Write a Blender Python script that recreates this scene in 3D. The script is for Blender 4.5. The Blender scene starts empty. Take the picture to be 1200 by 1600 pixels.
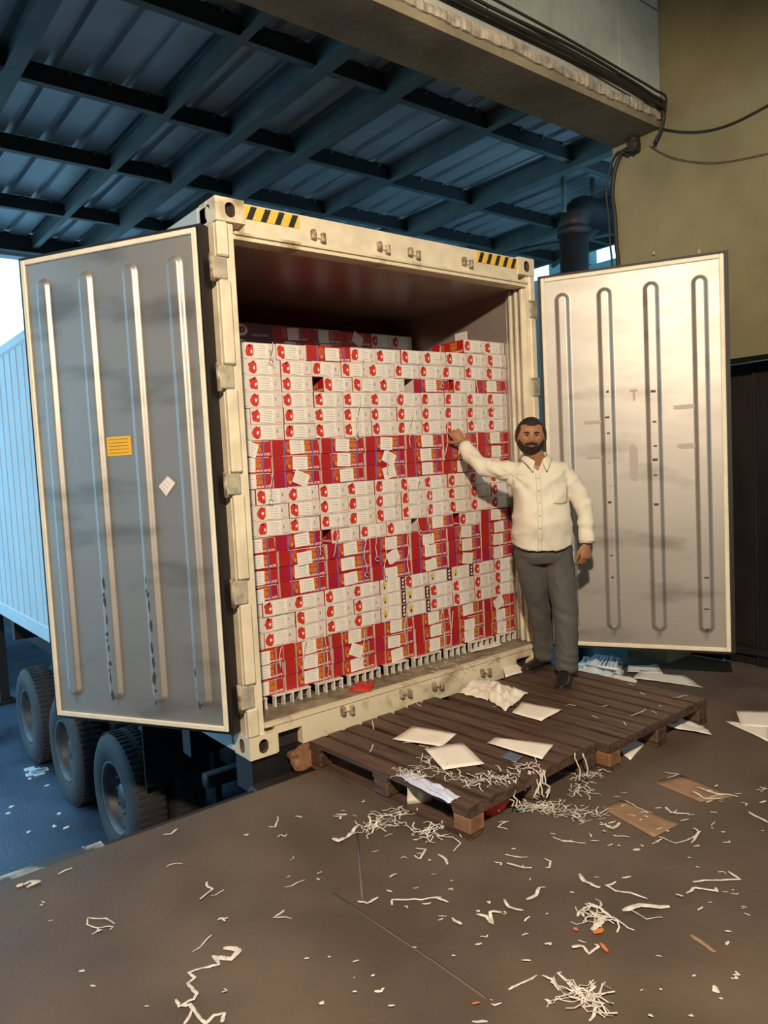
import bpy, bmesh, math, random
from mathutils import Vector, Matrix, Euler, noise
random.seed(7)
SC = bpy.context.scene
COL = SC.collection
PI = math.pi

# ------------------------------------------------------------------ camera, world, lamps, exposure
F_PX = 1151.5
CAM_LOC = Vector((-1.7547, -3.4318, 1.5272))
CAM_ROT = Euler((1.5035, 0.0505, -0.6772), 'XYZ')
cd = bpy.data.cameras.new('camera'); cam = bpy.data.objects.new('camera', cd); COL.objects.link(cam)
cam.location = CAM_LOC; cam.rotation_euler = CAM_ROT
cd.sensor_fit = 'VERTICAL'; cd.sensor_height = 36.0; cd.lens = F_PX * 36.0 / 1600.0
cd.clip_start = 0.05; cd.clip_end = 300
SC.camera = cam

w = bpy.data.worlds.new('daylight'); SC.world = w; w.use_nodes = True
bg = w.node_tree.nodes['Background']
bg.inputs[0].default_value = (0.36, 0.72, 1.0, 1); bg.inputs[1].default_value = 3.3

ld = bpy.data.lights.new('flood_lamp', 'SPOT'); lamp = bpy.data.objects.new('flood_lamp', ld); COL.objects.link(lamp)
lamp.location = (-2.35, -4.1, 3.78)
ld.energy = 1650; ld.color = (1.0, 0.79, 0.57); ld.shadow_soft_size = 0.10
ld.spot_size = math.radians(88); ld.spot_blend = 0.5
lamp.rotation_euler = (Vector((1.2, 0.0, 0.5)) - lamp.location).to_track_quat('-Z', 'Y').to_euler()

ld2 = bpy.data.lights.new('hall_lamp', 'AREA'); l2 = bpy.data.objects.new('hall_lamp', ld2); COL.objects.link(l2)
l2.location = (2.35, -7.2, 3.6); ld2.energy = 55; ld2.color = (0.80, 0.97, 1.0); ld2.shape = 'RECTANGLE'; ld2.size = 0.5; ld2.size_y = 1.3
l2.rotation_euler = (math.radians(78), 0, math.radians(8))

SC.view_settings.view_transform = 'Standard'; SC.view_settings.look = 'None'
SC.view_settings.gamma = 1.0; SC.view_settings.use_curve_mapping = False
SC.view_settings.exposure = 0.0

_R = CAM_ROT.to_matrix()
def ray(u, v): return _R @ Vector(((u - 600) / F_PX, -(v - 800) / F_PX, -1.0))
def at_z(u, v, z):
    d = ray(u, v); return CAM_LOC + d * ((z - CAM_LOC.z) / d.z)
def at_y(u, v, y):
    d = ray(u, v); return CAM_LOC + d * ((y - CAM_LOC.y) / d.y)
def at_x(u, v, x):
    d = ray(u, v); return CAM_LOC + d * ((x - CAM_LOC.x) / d.x)

# ------------------------------------------------------------------ materials
MATS = {}
def mat(name, col, rough=0.6, metal=0.0, var=0.0, scale=6.0, bump=0.0, bscale=30.0, col2=None, spec=0.5, stretch=None, detail=6.0, contrast=(0.35, 0.65), trans=0.0, rvar=0.0, alpha=1.0):
    if name in MATS: return MATS[name]
    m = bpy.data.materials.new(name); m.use_nodes = True; nt = m.node_tree; N = nt.nodes; L = nt.links
    b = N['Principled BSDF']
    b.inputs['Base Color'].default_value = (*col, 1); b.inputs['Roughness'].default_value = rough
    b.inputs['Metallic'].default_value = metal; b.inputs['Specular IOR Level'].default_value = spec
    if trans: b.inputs['Transmission Weight'].default_value = trans
    if alpha < 1: b.inputs['Alpha'].default_value = alpha
    tc = N.new('ShaderNodeTexCoord'); mp = N.new('ShaderNodeMapping'); L.new(tc.outputs['Object'], mp.inputs[0])
    if stretch: mp.inputs['Scale'].default_value = stretch
    if var > 0 or col2:
        n = N.new('ShaderNodeTexNoise'); n.inputs['Scale'].default_value = scale; n.inputs['Detail'].default_value = detail
        L.new(mp.outputs[0], n.inputs['Vector'])
        r = N.new('ShaderNodeValToRGB'); L.new(n.outputs['Fac'], r.inputs[0])
        c2 = col2 or tuple(max(0, c * (1 - var)) for c in col)
        c1 = col if col2 else tuple(min(1, c * (1 + var * 0.4)) for c in col)
        r.color_ramp.elements[0].position = contrast[0]; r.color_ramp.elements[1].position = contrast[1]
        r.color_ramp.elements[0].color = (*c2, 1); r.color_ramp.elements[1].color = (*c1, 1)
        L.new(r.outputs[0], b.inputs['Base Color'])
        if rvar:
            mr = N.new('ShaderNodeMapRange'); L.new(n.outputs['Fac'], mr.inputs[0])
            mr.inputs['From Min'].default_value = .3; mr.inputs['From Max'].default_value = .7
            mr.inputs['To Min'].default_value = max(.03, rough - rvar); mr.inputs['To Max'].default_value = min(1, rough + rvar)
            L.new(mr.outputs[0], b.inputs['Roughness'])
    if bump > 0:
        n2 = N.new('ShaderNodeTexNoise'); n2.inputs['Scale'].default_value = bscale; n2.inputs['Detail'].default_value = 5
        L.new(mp.outputs[0], n2.inputs['Vector'])
        bp = N.new('ShaderNodeBump'); bp.inputs['Strength'].default_value = bump; bp.inputs['Distance'].default_value = 0.01
        L.new(n2.outputs['Fac'], bp.inputs['Height']); L.new(bp.outputs[0], b.inputs['Normal'])
    MATS[name] = m
    return m

M_floor = mat('dock_concrete', (0.105, 0.078, 0.058), 0.62, var=0.35, scale=1.6, bump=0.25, bscale=40, rvar=.12, detail=9)
M_yard = mat('wet_asphalt', (0.040, 0.070, 0.115), 0.36, var=0.55, scale=0.9, bump=0.3, bscale=30, rvar=.22, detail=8)
M_wally = mat('yellow_plaster', (0.23, 0.205, 0.11), 0.85, var=0.28, scale=1.3, bump=0.35, bscale=22, detail=9)
M_wallb = mat('grey_plaster', (0.36, 0.39, 0.35), 0.85, var=0.3, scale=1.5, bump=0.5, bscale=14, detail=9)
M_beam = mat('beam_plaster', (0.23, 0.195, 0.13), 0.85, var=0.35, scale=2.2, bump=0.7, bscale=16, detail=9)
M_crumb = mat('crumbled_plaster', (0.36, 0.32, 0.25), 0.9, var=0.4, scale=14, bump=0.8, bscale=40)
M_cream = mat('cream_paint', (0.74, 0.67, 0.50), 0.45, var=0.18, scale=7, bump=0.12, bscale=12, detail=10)
M_creamdirt = mat('worn_cream_paint', (0.70, 0.63, 0.46), 0.5, col2=(0.30, 0.22, 0.12), scale=5, contrast=(0.30, 0.45), bump=0.2, bscale=20, detail=12)
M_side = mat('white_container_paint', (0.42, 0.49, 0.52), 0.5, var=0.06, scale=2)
M_hinge = mat('grey_hinge_steel', (0.42, 0.39, 0.30), 0.55, var=0.3, scale=20)
M_ss = mat('stainless_sheet', (0.43, 0.42, 0.40), 0.50, metal=0.75, col2=(.27, .26, .24), scale=1.6, bump=0.05, bscale=3, rvar=.05, stretch=(1, 1, 3.2), contrast=(.28, .46), detail=12)
M_inner = mat('interior_lining', (0.46, 0.40, 0.36), 0.28, metal=0.55, var=0.12, scale=3)
M_rubber = mat('black_rubber', (0.013, 0.010, 0.009), 0.6)
M_gask = mat('cream_gasket', (0.78, 0.74, 0.60), 0.5, var=.1, scale=10)
M_dark = mat('dark_opening', (0.02, 0.012, 0.01), 0.8)
M_alu = mat('aluminium_floor', (0.80, 0.76, 0.70), 0.42, metal=0.1, var=0.3, scale=20)
M_sill = mat('sill_floor_steel', (0.34, 0.29, 0.21), 0.5, metal=0.2, col2=(0.16, 0.12, 0.08), scale=9, bump=0.25, bscale=30)
M_yel = mat('warning_yellow', (0.80, 0.50, 0.07), 0.5)
M_blk = mat('warning_black', (0.02, 0.018, 0.015), 0.5)
M_rust = mat('rusty_steel', (0.48, 0.41, 0.30), 0.6, metal=.1, col2=(0.16, 0.10, 0.06), scale=25)
M_steel = mat('painted_roof_steel', (0.10, 0.125, 0.115), 0.6, var=0.2, scale=5)
M_purlin = mat('dark_purlin_steel', (0.018, 0.022, 0.025), 0.6)
M_sheet = mat('galvanised_roof_sheet', (0.36, 0.38, 0.40), 0.45, metal=0.25, var=0.15, scale=2)
M_wood = mat('dark_wet_wood', (0.115, 0.068, 0.045), 0.55, col2=(0.045, 0.026, 0.018), scale=5, stretch=(6, .7, 6), bump=0.5, bscale=18, contrast=(.3, .7))
M_woodr = mat('brown_wood', (0.30, 0.15, 0.075), 0.6, col2=(0.14, 0.07, 0.035), scale=9, bump=0.5, bscale=20)
M_red = mat('carton_red', (0.40, 0.017, 0.016), 0.38, var=0.12, scale=8)
M_red2 = mat('carton_deep_red', (0.36, 0.010, 0.032), 0.38, var=0.12, scale=8)
M_white = mat('carton_white', (0.66, 0.61, 0.56), 0.5, var=0.06, scale=10)
M_kraft = mat('carton_kraft', (0.34, 0.24, 0.16), 0.8, var=0.2, scale=10)
M_label = mat('label_paper', (0.76, 0.73, 0.68), 0.6)
M_ink = mat('label_ink', (0.50, 0.49, 0.48), 0.6)
M_inkd = mat('marker_ink', (0.05, 0.05, 0.07), 0.6)
M_fruit = mat('printed_fruit_red', (0.58, 0.04, 0.022), 0.45, var=.35, scale=60)
M_gold = mat('printed_gold', (0.60, 0.26, 0.04), 0.45)
M_orange = mat('printed_orange', (0.55, 0.09, 0.025), 0.45, var=.35, scale=30)
M_whink = mat('printed_white', (0.85, 0.78, 0.72), 0.45)
M_rink = mat('printed_pale_red', (0.62, 0.20, 0.16), 0.5)
M_yfruit = mat('printed_yellow_fruit', (0.66, 0.52, 0.10), 0.5, var=.3, scale=40)
M_maroon = mat('printed_maroon', (0.10, 0.02, 0.02), 0.4)
M_bstrap = mat('blue_strap', (0.17, 0.13, 0.36), 0.35)
M_ostrap = mat('olive_strap', (0.33, 0.32, 0.20), 0.4)
M_paper = mat('white_paper', (0.84, 0.80, 0.72), 0.65, var=.04, scale=4, bump=.2, bscale=6)
M_strip = mat('white_plastic_strip', (0.68, 0.64, 0.58), 0.5, var=.3, scale=40)
M_cyan = mat('cyan_plastic_strip', (0.08, 0.40, 0.50), 0.5)
M_card = mat('flat_cardboard', (0.27, 0.17, 0.10), 0.8, var=.2, scale=9)
M_film = mat('clear_plastic_film', (0.75, 0.85, 0.92), 0.18, spec=.8, bump=.5, bscale=9, alpha=.75)
M_grate = mat('pale_plastic_grate', (0.70, 0.80, 0.86), 0.4)
M_redpl = mat('red_plastic', (0.60, 0.04, 0.02), 0.4)
M_bluetarp = mat('blue_white_plastic', (0.55, 0.62, 0.78), 0.4)
M_tyre = mat('tyre_rubber', (0.026, 0.027, 0.03), 0.75, var=.3, scale=8, bump=.3, bscale=40)
M_rim = mat('steel_rim', (0.07, 0.075, 0.08), 0.5, metal=.5, var=.3, scale=8)
M_chassis = mat('black_chassis', (0.006, 0.006, 0.007), 0.6)
M_skin = mat('skin', (0.33, 0.155, 0.078), 0.5, var=.12, scale=12, bump=.1, bscale=60)
M_hair = mat('black_hair', (0.010, 0.007, 0.006), 0.6, bump=.8, bscale=120)
M_beard = mat('black_beard', (0.022, 0.011, 0.008), 0.75, bump=.9, bscale=140)
M_lip = mat('lips', (0.26, 0.10, 0.085), 0.45)
M_eye = mat('eye_white', (0.30, 0.24, 0.20), 0.35)
M_iris = mat('iris', (0.015, 0.008, 0.006), 0.2)
M_shirt = mat('cream_shirt', (0.70, 0.67, 0.56), 0.8, var=.05, scale=5, bump=.12, bscale=14)
M_button = mat('shirt_button', (0.62, 0.57, 0.44), 0.4)
M_trous = mat('grey_trousers', (0.085, 0.084, 0.080), 0.75, var=.12, scale=6, bump=.15, bscale=20)
M_shoe = mat('black_leather', (0.014, 0.011, 0.010), 0.3)
M_sole = mat('shoe_sole', (0.03, 0.022, 0.018), 0.6)
M_cable = mat('black_cable', (0.018, 0.015, 0.012), 0.6)
M_shut = mat('dark_shutter', (0.012, 0.007, 0.006), 0.45, var=.6, scale=5, stretch=(1, 1, .3))
M_teal = mat('teal_paint', (0.035, 0.10, 0.105), 0.6, var=.1, scale=2)
M_redtape = mat('red_tape', (0.55, 0.03, 0.02), 0.4)
M_orangepl = mat('orange_peel_plastic', (0.55, 0.16, 0.06), 0.5)
M_smud = mat('grey_smudge', (0.40, 0.37, 0.33), 0.6, metal=.5)
M_ystick = mat('yellow_sticker', (0.80, 0.46, 0.03), 0.5)
M_yink = mat('sticker_ink', (0.30, 0.17, 0.03), 0.5)

# ------------------------------------------------------------------ mesh helpers
class MB:
    def __init__(s): s.v = []; s.f = []; s.m = []; s.mats = []; s.sm = []
    def mi(s, m):
        if m not in s.mats: s.mats.append(m)
        return s.mats.index(m)
    def add(s, vs, fs, m, smooth=False):
        o = len(s.v); s.v += [tuple(p) for p in vs]; i = s.mi(m)
        for f in fs: s.f.append(tuple(a + o for a in f)); s.m.append(i); s.sm.append(smooth)
    def box(s, x0, x1, y0, y1, z0, z1, m, T=None):
        vs = [Vector((x, y, z)) for z in (z0, z1) for y in (y0, y1) for x in (x0, x1)]
        if T is not None: vs = [T @ v for v in vs]
        s.add(vs, [(0, 2, 3, 1), (4, 5, 7, 6), (0, 1, 5, 4), (2, 6, 7, 3), (0, 4, 6, 2), (1, 3, 7, 5)], m)
    def bbox(s, x0, x1, y0, y1, z0, z1, m, b=0.004, T=None):      # box with chamfered edges
        bm = bmesh.new(); bmesh.ops.create_cube(bm, size=1)
        for v in bm.verts: v.co = Vector((x0 + (x1 - x0) * (v.co.x + .5), y0 + (y1 - y0) * (v.co.y + .5), z0 + (z1 - z0) * (v.co.z + .5)))
        bmesh.ops.bevel(bm, geom=bm.edges[:] , offset=b, segments=1, affect='EDGES')
        vs = [v.co.copy() for v in bm.verts]
        if T is not None: vs = [T @ v for v in vs]
        s.add(vs, [[v.index for v in f.verts] for f in bm.faces], m); bm.free()
    def quad(s, a, b, c, d, m): s.add([a, b, c, d], [(0, 1, 2, 3)], m)
    def prism(s, poly, ext, m, T=None):       # poly: list of 3-D points (planar), ext: vector
        n = len(poly); e = Vector(ext); vs = [Vector(p) for p in poly] + [Vector(p) + e for p in poly]
        if T is not None: vs = [T @ v for v in vs]
        s.add(vs, [tuple(range(n))[::-1], tuple(range(n, 2 * n))] + [(i, (i + 1) % n, n + (i + 1) % n, n + i) for i in range(n)], m)
    def tube(s, pts, r, m, seg=6, flat=None, closed_ends=True, smooth=True):
        pts = [Vector(p) for p in pts]; n = len(pts); rings = []
        rr = r if isinstance(r, (list, tuple)) else [r] * n
        prev = None
        for i, p in enumerate(pts):
            t = (pts[min(i + 1, n - 1)] - pts[max(i - 1, 0)])
            t = t.normalized() if t.length > 1e-9 else Vector((1, 0, 0))
            up = Vector((0, 0, 1)) if abs(t.z) < .95 else Vector((0, 1, 0))
            if prev is not None and flat is None: up = prev
            a = t.cross(up)
            a = a.normalized() if a.length > 1e-6 else Vector((1, 0, 0))
            b = a.cross(t).normalized(); prev = b
            k = flat if flat else 1.0
            rings.append([p + a * rr[i] * math.cos(q) + b * rr[i] * k * math.sin(q) for q in [2 * PI * j / seg for j in range(seg)]])
        vs = [v for rg in rings for v in rg]; fs = []
        for i in range(n - 1):
            for j in range(seg): fs.append((i * seg + j, i * seg + (j + 1) % seg, (i + 1) * seg + (j + 1) % seg, (i + 1) * seg + j))
        if closed_ends: fs.append(tuple(range(seg))[::-1]); fs.append(tuple((n - 1) * seg + j for j in range(seg)))
        s.add(vs, fs, m, smooth)
    def lathe(s, prof, m, seg=32, T=None, smooth=True):  # prof: (r, h) about local X axis
        vs = []; n = len(prof)
        for k in range(seg):
            a = 2 * PI * k / seg
            for r, h in prof: vs.append(Vector((h, r * math.cos(a), r * math.sin(a))))
        if T is not None: vs = [T @ v for v in vs]
        fs = [(k * n + i, k * n + i + 1, ((k + 1) % seg) * n + i + 1, ((k + 1) % seg) * n + i) for k in range(seg) for i in range(n - 1)]
        s.add(vs, fs, m, smooth)
    def mesh(s, name):
        me = bpy.data.meshes.new(name); me.from_pydata(s.v, [], s.f)
        for m in s.mats: me.materials.append(m)
        me.polygons.foreach_set('material_index', s.m); me.polygons.foreach_set('use_smooth', s.sm)
        me.update(); return me
    def build(s, name, parent=None, **k):
        return put(name, s.mesh(name), parent, **k)

def put(name, me, parent=None, loc=None, rot=None, label=None, cat=None, group=None, kind=None):
    o = bpy.data.objects.new(name, me); COL.objects.link(o)
    if parent is not None: o.parent = parent
    if loc is not None: o.location = loc
    if rot is not None: o.rotation_euler = rot
    if label: o['label'] = label
    if cat: o['category'] = cat
    if group: o['group'] = group
    if kind: o['kind'] = kind
    return o
def empty(name, loc=(0, 0, 0), **k): return put(name, None, None, loc=loc, **k)

def fix_normals(me):
    bm = bmesh.new(); bm.from_mesh(me); bmesh.ops.recalc_face_normals(bm, faces=bm.faces[:]); bm.to_mesh(me); bm.free()

def text_geo(txt, size, bold=0.0):
    c = bpy.data.curves.new('t', 'FONT'); c.body = txt; c.size = 1; c.resolution_u = 1; c.offset = bold
    o = bpy.data.objects.new('t', c); COL.objects.link(o)
    dg = bpy.context.evaluated_depsgraph_get(); me = bpy.data.meshes.new_from_object(o.evaluated_get(dg))
    vs = [v.co.copy() for v in me.vertices]; fs = [tuple(p.vertices) for p in me.polygons]
    bpy.data.objects.remove(o); bpy.data.curves.remove(c); bpy.data.meshes.remove(me)
    x0 = min(v.x for v in vs); x1 = max(v.x for v in vs); y0 = min(v.y for v in vs); y1 = max(v.y for v in vs)
    return [((v.x - x0) / (x1 - x0), (v.y - y0) / (y1 - y0)) for v in vs], fs

# ------------------------------------------------------------------ large structure
FZ = -0.10            # dock floor
YZ = -1.50            # yard ground
DE = -0.15            # dock edge
b = MB()
b.box(-7.0, 3.7, -9.0, DE, YZ - .3, FZ, M_floor)
floor = b.build('floor', kind='structure')
b = MB()
rnd = random.Random(3)
xx = -7.0
while xx < 3.2:                                     # worn steel nosing in lengths along the dock edge
    L_ = 1.0
    b.box(xx + .004, xx + L_ - .004, DE, DE + .012, FZ - .11, FZ - .006 - rnd.random() * .006, M_rust); xx += L_
b.build('trim_1', kind='structure')
b = MB(); b.box(-.80, 3.2, DE + .013, DE + .07, FZ - .16, FZ - .02, M_rubber); b.box(-7.0, -.803, DE + .013, DE + .07, FZ - .16, FZ - .006, mat('worn_daylit_kerb', (0.55, 0.60, 0.60), 0.5, col2=(0.03, 0.035, 0.04), scale=3.2, contrast=(.50, .60), detail=8)); b.build('trim_4', kind='structure')  # worn kerb; daylight on its left part painted as pale patches
b = MB(); b.box(-14, 16, DE, 22, YZ - .2, YZ, M_yard); b.build('yard_ground', kind='structure')

# faint scratches on the floor: thin shallow strips of lighter grit
def decal(name, poly, m, parent=None, th=.0008, **k):
    bb = MB(); bb.prism(poly, (0, 0, th), m); return bb.build(name, parent, **k)
M_scr = mat('floor_scratch', (0.135, 0.10, 0.08), 0.7)
for a in ([(558, 1300), (561, 1340), (566, 1405)], [(520, 1395), (600, 1450), (690, 1510), (760, 1560)]):
    bb = MB()
    bb.tube([at_z(u, v, FZ + .0004) for u, v in a], .005, M_scr, seg=4, flat=.08)
    bb.build('scratch_mark', floor)

# right wall with shutter opening
WX = 3.30
b = MB()
b.box(WX, WX + .36, -9.0, -0.45, 2.11, 6.0, M_wally)          # above opening
b.box(WX, WX + .36, -0.445, -0.10, -1.5, 6.0, M_wally)        # jamb towards the yard
b.box(WX + .34, WX + .36, -0.47, -0.445, FZ, 2.11, M_wally)
b.build('wall_right', kind='structure')
b = MB()
for i in range(26):                                            # crack / sealed joint
    z0 = 2.2 + i * .065
    b.box(WX - .003, WX + .01, -0.452 + .003 * math.sin(i * 1.9), -0.444 + .003 * math.sin(i * 1.9), z0, z0 + .067, M_beam)
b.build('trim_2', kind='structure')
# folding shutter panels behind the opening
sh = empty('door_1', kind='structure')
for i in range(34):
    y1 = -0.47 - i * .25
    if y1 < -8.8: break
    bb = MB(); d = .02 if i % 2 else 0
    bb.bbox(WX + .30 + d, WX + .335 + d, y1 - .245, y1, FZ + .01, 2.10, M_shut, .006)
    bb.box(WX + .285 + d, WX + .30 + d, y1 - .03, y1 - .012, FZ + .02, 2.09, M_chassis)
    bb.build('shutter_panel', sh)
b = MB(); b.box(WX + .27, WX + .30, -2.6, -.5, .0, .05, M_chassis); b.build('shutter_rail', sh)

# beam over the dock opening and the plastered wall above it
b = MB(); b.box(-7.0, WX - .002, -0.50, -0.12, 3.81, 3.90, M_beam)
b.build('trim_3', kind='structure')
b = MB()
BLH = .62
b.box(-7.0, WX - .002, -0.49, -0.13, 3.902, 6.0, M_wallb)
b.build('wall_front', kind='structure')
wf = bpy.data.objects['wall_front']
for r in range(4):                                             # render blocks with recessed joints
    z0 = 4.0 + r * BLH
    for c in range(8):
        x1 = WX - .01 - c * 1.28 - (.0 if r % 2 else .5)
        x0 = x1 - 1.268
        if r % 2 == 0 and c == 0:
            bb = MB(); bb.bbox(WX - .505, WX - .01, -0.506, -0.488, z0, z0 + BLH - .012, M_wallb, .004); bb.build('block', wf)
        bb = MB(); bb.bbox(x0, x1, -0.506, -0.488, z0, z0 + BLH - .012, M_wallb, .004); bb.build('block', wf)
# crumbled ledge along the lower edge
bb = MB(); N_ = 420; vs = []
for i in range(N_ + 1):
    x0 = -2.9 + i * (WX + 2.9 - .012) / N_; q = Vector((x0 * 5, 1.3, 0)); q2 = Vector((x0 * 23, 4.3, 0))
    up = .030 + .028 * noise.noise(q) + .016 * noise.noise(q2); t = .014 + .008 * noise.noise(q2 * 1.7) + .006 * noise.noise(q)
    dn = .030 + .012 * noise.noise(q * 1.3) + .008 * noise.noise(q2 * .8)
    vs += [(x0, -.485, 3.90 + up + .012), (x0, -.506 - t * .5, 3.90 + up), (x0, -.506 - t, 3.89), (x0, -.504 - t * .8, 3.89 - dn), (x0, -.485, 3.884 - dn)]
bb.add(vs, [(5 * i + k, 5 * i + k + 1, 5 * i + k + 6, 5 * i + k + 5) for i in range(N_) for k in range(4)], M_crumb)
bb.build('crumbled_ledge', wf, kind='stuff')

# hall enclosure out of view
b = MB(); b.box(-7.2, -7.0, -9.0, -.1, FZ, 6.0, M_wally); b.build('wall_left', kind='structure')
b = MB(); b.box(-7.2, 3.66, -9.2, -9.0, FZ, 6.0, M_wally); b.build('wall_back', kind='structure')
b = MB(); b.box(-7.2, 3.66, -9.2, -.12, 6.0, 6.15, M_wallb); b.build('ceiling', kind='structure')

b = MB(); b.box(-7.0, -3.45, -0.5, -0.12, FZ, 3.808, M_wallb); b.build('wall_bay', kind='structure')
b = MB(); b.box(-3.75, -3.45, -0.118, 2.0, YZ, 4.05, mat('daylight_block', (.10, .11, .11), .8, var=.2, scale=2)); b.build('wall_daylight_block', kind='structure')  # unseen wall, added to hold back daylight and darken the left door's reflection
b = MB(); b.box(-2.5, 7.5, 14.0, 14.3, YZ, 3.5, mat('dark_backing', (.06, .07, .08), .8)); b.build('wall_dark_backing', kind='structure')  # added dark wall that darkens the view beneath the container
# teal boundary wall across the side yard
b = MB(); b.box(7.5, 7.7, -6, 20, YZ, 4.22, M_teal)
b.build('wall_yard', kind='structure')
wy = bpy.data.objects['wall_yard']
for i in range(14):
    bb = MB(); bb.bbox(7.46, 7.5, 0.2 + i * 1.2, 0.3 + i * 1.2, YZ, 4.21, M_teal, .008); bb.build('wall_rib', wy)
bb = MB(); bb.bbox(7.5, 7.7, 3.1, 3.85, 4.221, 4.8, M_teal, .02); bb.build('sky_gap_block', wy)  # made-up block that interrupts the strip of sky above the wall
bb = MB(); bb.bbox(7.5, 7.7, 4.5, 12, 4.221, 4.8, M_teal, .02); bb.build('parapet', wy)

# ------------------------------------------------------------------ canopy
can = empty('canopy', kind='structure')
can['label'] = 'blue-lit steel canopy of corrugated sheets on purlins over the loading yard'
CX0, CX1, CY0, CY1 = -3.4, 6.5, -0.12, 5.5
prof = []
def sheet_profile(width, n):
    pts = []; p = width / n
    for i in range(n):
        x = i * p
        pts += [(x, 0), (x + p * .70, 0), (x + p * .76, .035), (x + p * .94, .035)]
    pts.append((width, 0)); return pts
sw = (CX1 - CX0) / 10
for k in range(10):
    bb = MB(); pr = sheet_profile(sw - .004, 4); x0 = CX0 + k * sw
    vs = []; n = len(pr)
    for (x, z) in pr:
        for y, dz in ((CY0, 0), (CY1, 0)):
            for t in (0, .003): vs.append((x0 + x * 1.012, y, 4.215 + z + t + (.003 if k % 2 else 0)))
    fs = []
    for i in range(n - 1):
        a = i * 4; c = (i + 1) * 4
        fs += [(a, c, c + 2, a + 2), (a + 1, a + 3, c + 3, c + 1)]
    bb.add(vs, fs, M_sheet); bb.build('roof_sheet', can)
RAFT = [(-3.3, .07), (-2.1, .08), (-.50, .075), (.55, .03), (1.08, .085), (1.67, .085), (2.72, .03), (3.83, .085), (5.25, .085), (6.42, .04)]
for x, hw in RAFT:
    bb = MB()
    wide = hw > .05; zb = 4.015 if wide else 4.075; hw = .052 if wide else .03
    bb.box(x - hw, x + hw, CY0, CY1 - .05, zb, zb + .008, M_steel)
    bb.box(x - .005, x + .005, CY0, CY1 - .05, zb + .008, 4.20, M_steel)
    bb.box(x - hw, x + hw, CY0, CY1 - .05, 4.20, 4.208, M_steel)
    bb.build('rafter', can)
PUR = [.56, 1.72, 2.88, 4.20]
PSLOPE = {.56: .028, 1.72: .05, 2.88: 0, 4.20: 0}
for y in PUR:
    for i in range(len(RAFT) - 1):
        x0 = RAFT[i][0] + .006; x1 = RAFT[i + 1][0] - .006
        bb = MB()
        ys = y; y = ys + PSLOPE[ys] * (x0 + x1) / 2
        bb.box(x0, x1, y, y + .004, 4.085, 4.205, M_purlin)
        bb.box(x0, x1, y - .006, y + .05, 4.081, 4.086, M_steel)
        bb.box(x0, x1, y, y + .06, 4.201, 4.205, M_purlin)
        n = max(1, int((x1 - x0) / .245))
        for j in range(n):
            xc = x0 + (j + .5) * (x1 - x0) / n
            bb.bbox(xc - .012, xc + .012, y - .02, y, 4.18, 4.206, M_steel, .003)
        bb.build('purlin', can); y = ys
bb = MB(); bb.box(CX0, CX1, CY1 - .05, CY1 - .03, 4.02, 4.24, M_purlin); bb.box(CX0, CX1, CY1 - .14, CY1 - .05, 4.02, 4.03, M_purlin); bb.build('eave_beam', can)
bb = MB(); bb.box(CX0, CX1, CY1 + .02, CY1 + .16, 4.00, 4.012, M_sheet); bb.box(CX0, CX1, CY1 + .15, CY1 + .16, 4.0, 4.12, M_sheet); bb.box(CX0, CX1, CY1 + .01, CY1 + .02, 4.0, 4.12, M_sheet); bb.build('gutter', can)
for (xa, ya, xb, yb) in ((4.9, .6, 6.4, 2.9), (6.3, .6, 5.3, 2.9)):
    bb = MB(); bb.tube([(xa, ya, 4.03), (xb, yb, 4.03)], .03, M_steel, seg=6); bb.build('brace', can)
for y in (-.05, 5.6):
    for x in (-3.3, 6.42):
        bb = MB(); bb.box(x - .07, x + .07, y - .004, y + .004, YZ, 4.06, M_steel); bb.box(x - .07, x - .06, y - .06, y + .06, YZ, 4.06, M_steel); bb.box(x + .06, x + .07, y - .06, y + .06, YZ, 4.06, M_steel); bb.build('column', can)

# dark vent duct with elbow beside the wall
du = empty('vent_duct', (4.28, 1.0, YZ), label='dark round vent duct with an elbow standing behind the yellow wall corner', cat='duct')
bb = MB(); bb.tube([(0, 0, 0), (0, 0, 5.15)], .135, M_chassis, seg=20); bb.build('pipe', du)
bb = MB(); pts = [(0, 0, 5.15)] + [(.22 - .22 * math.cos(a), 0, 5.15 + .22 * math.sin(a)) for a in [PI / 2 * k / 6 for k in range(1, 7)]] + [(1.1, 0, 5.37)]
bb.tube(pts, .14, M_chassis, seg=20); bb.build('elbow', du)
bb = MB(); bb.tube([(0, 0, 5.10), (0, 0, 5.17)], .155, M_chassis, seg=20); bb.build('collar', du)
for x in (-.13, .33):
    bb = MB(); bb.tube([(x, 0, 5.3), (x, 0, 5.70)], .022, M_steel, seg=6); bb.build('hanger', du)

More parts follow.
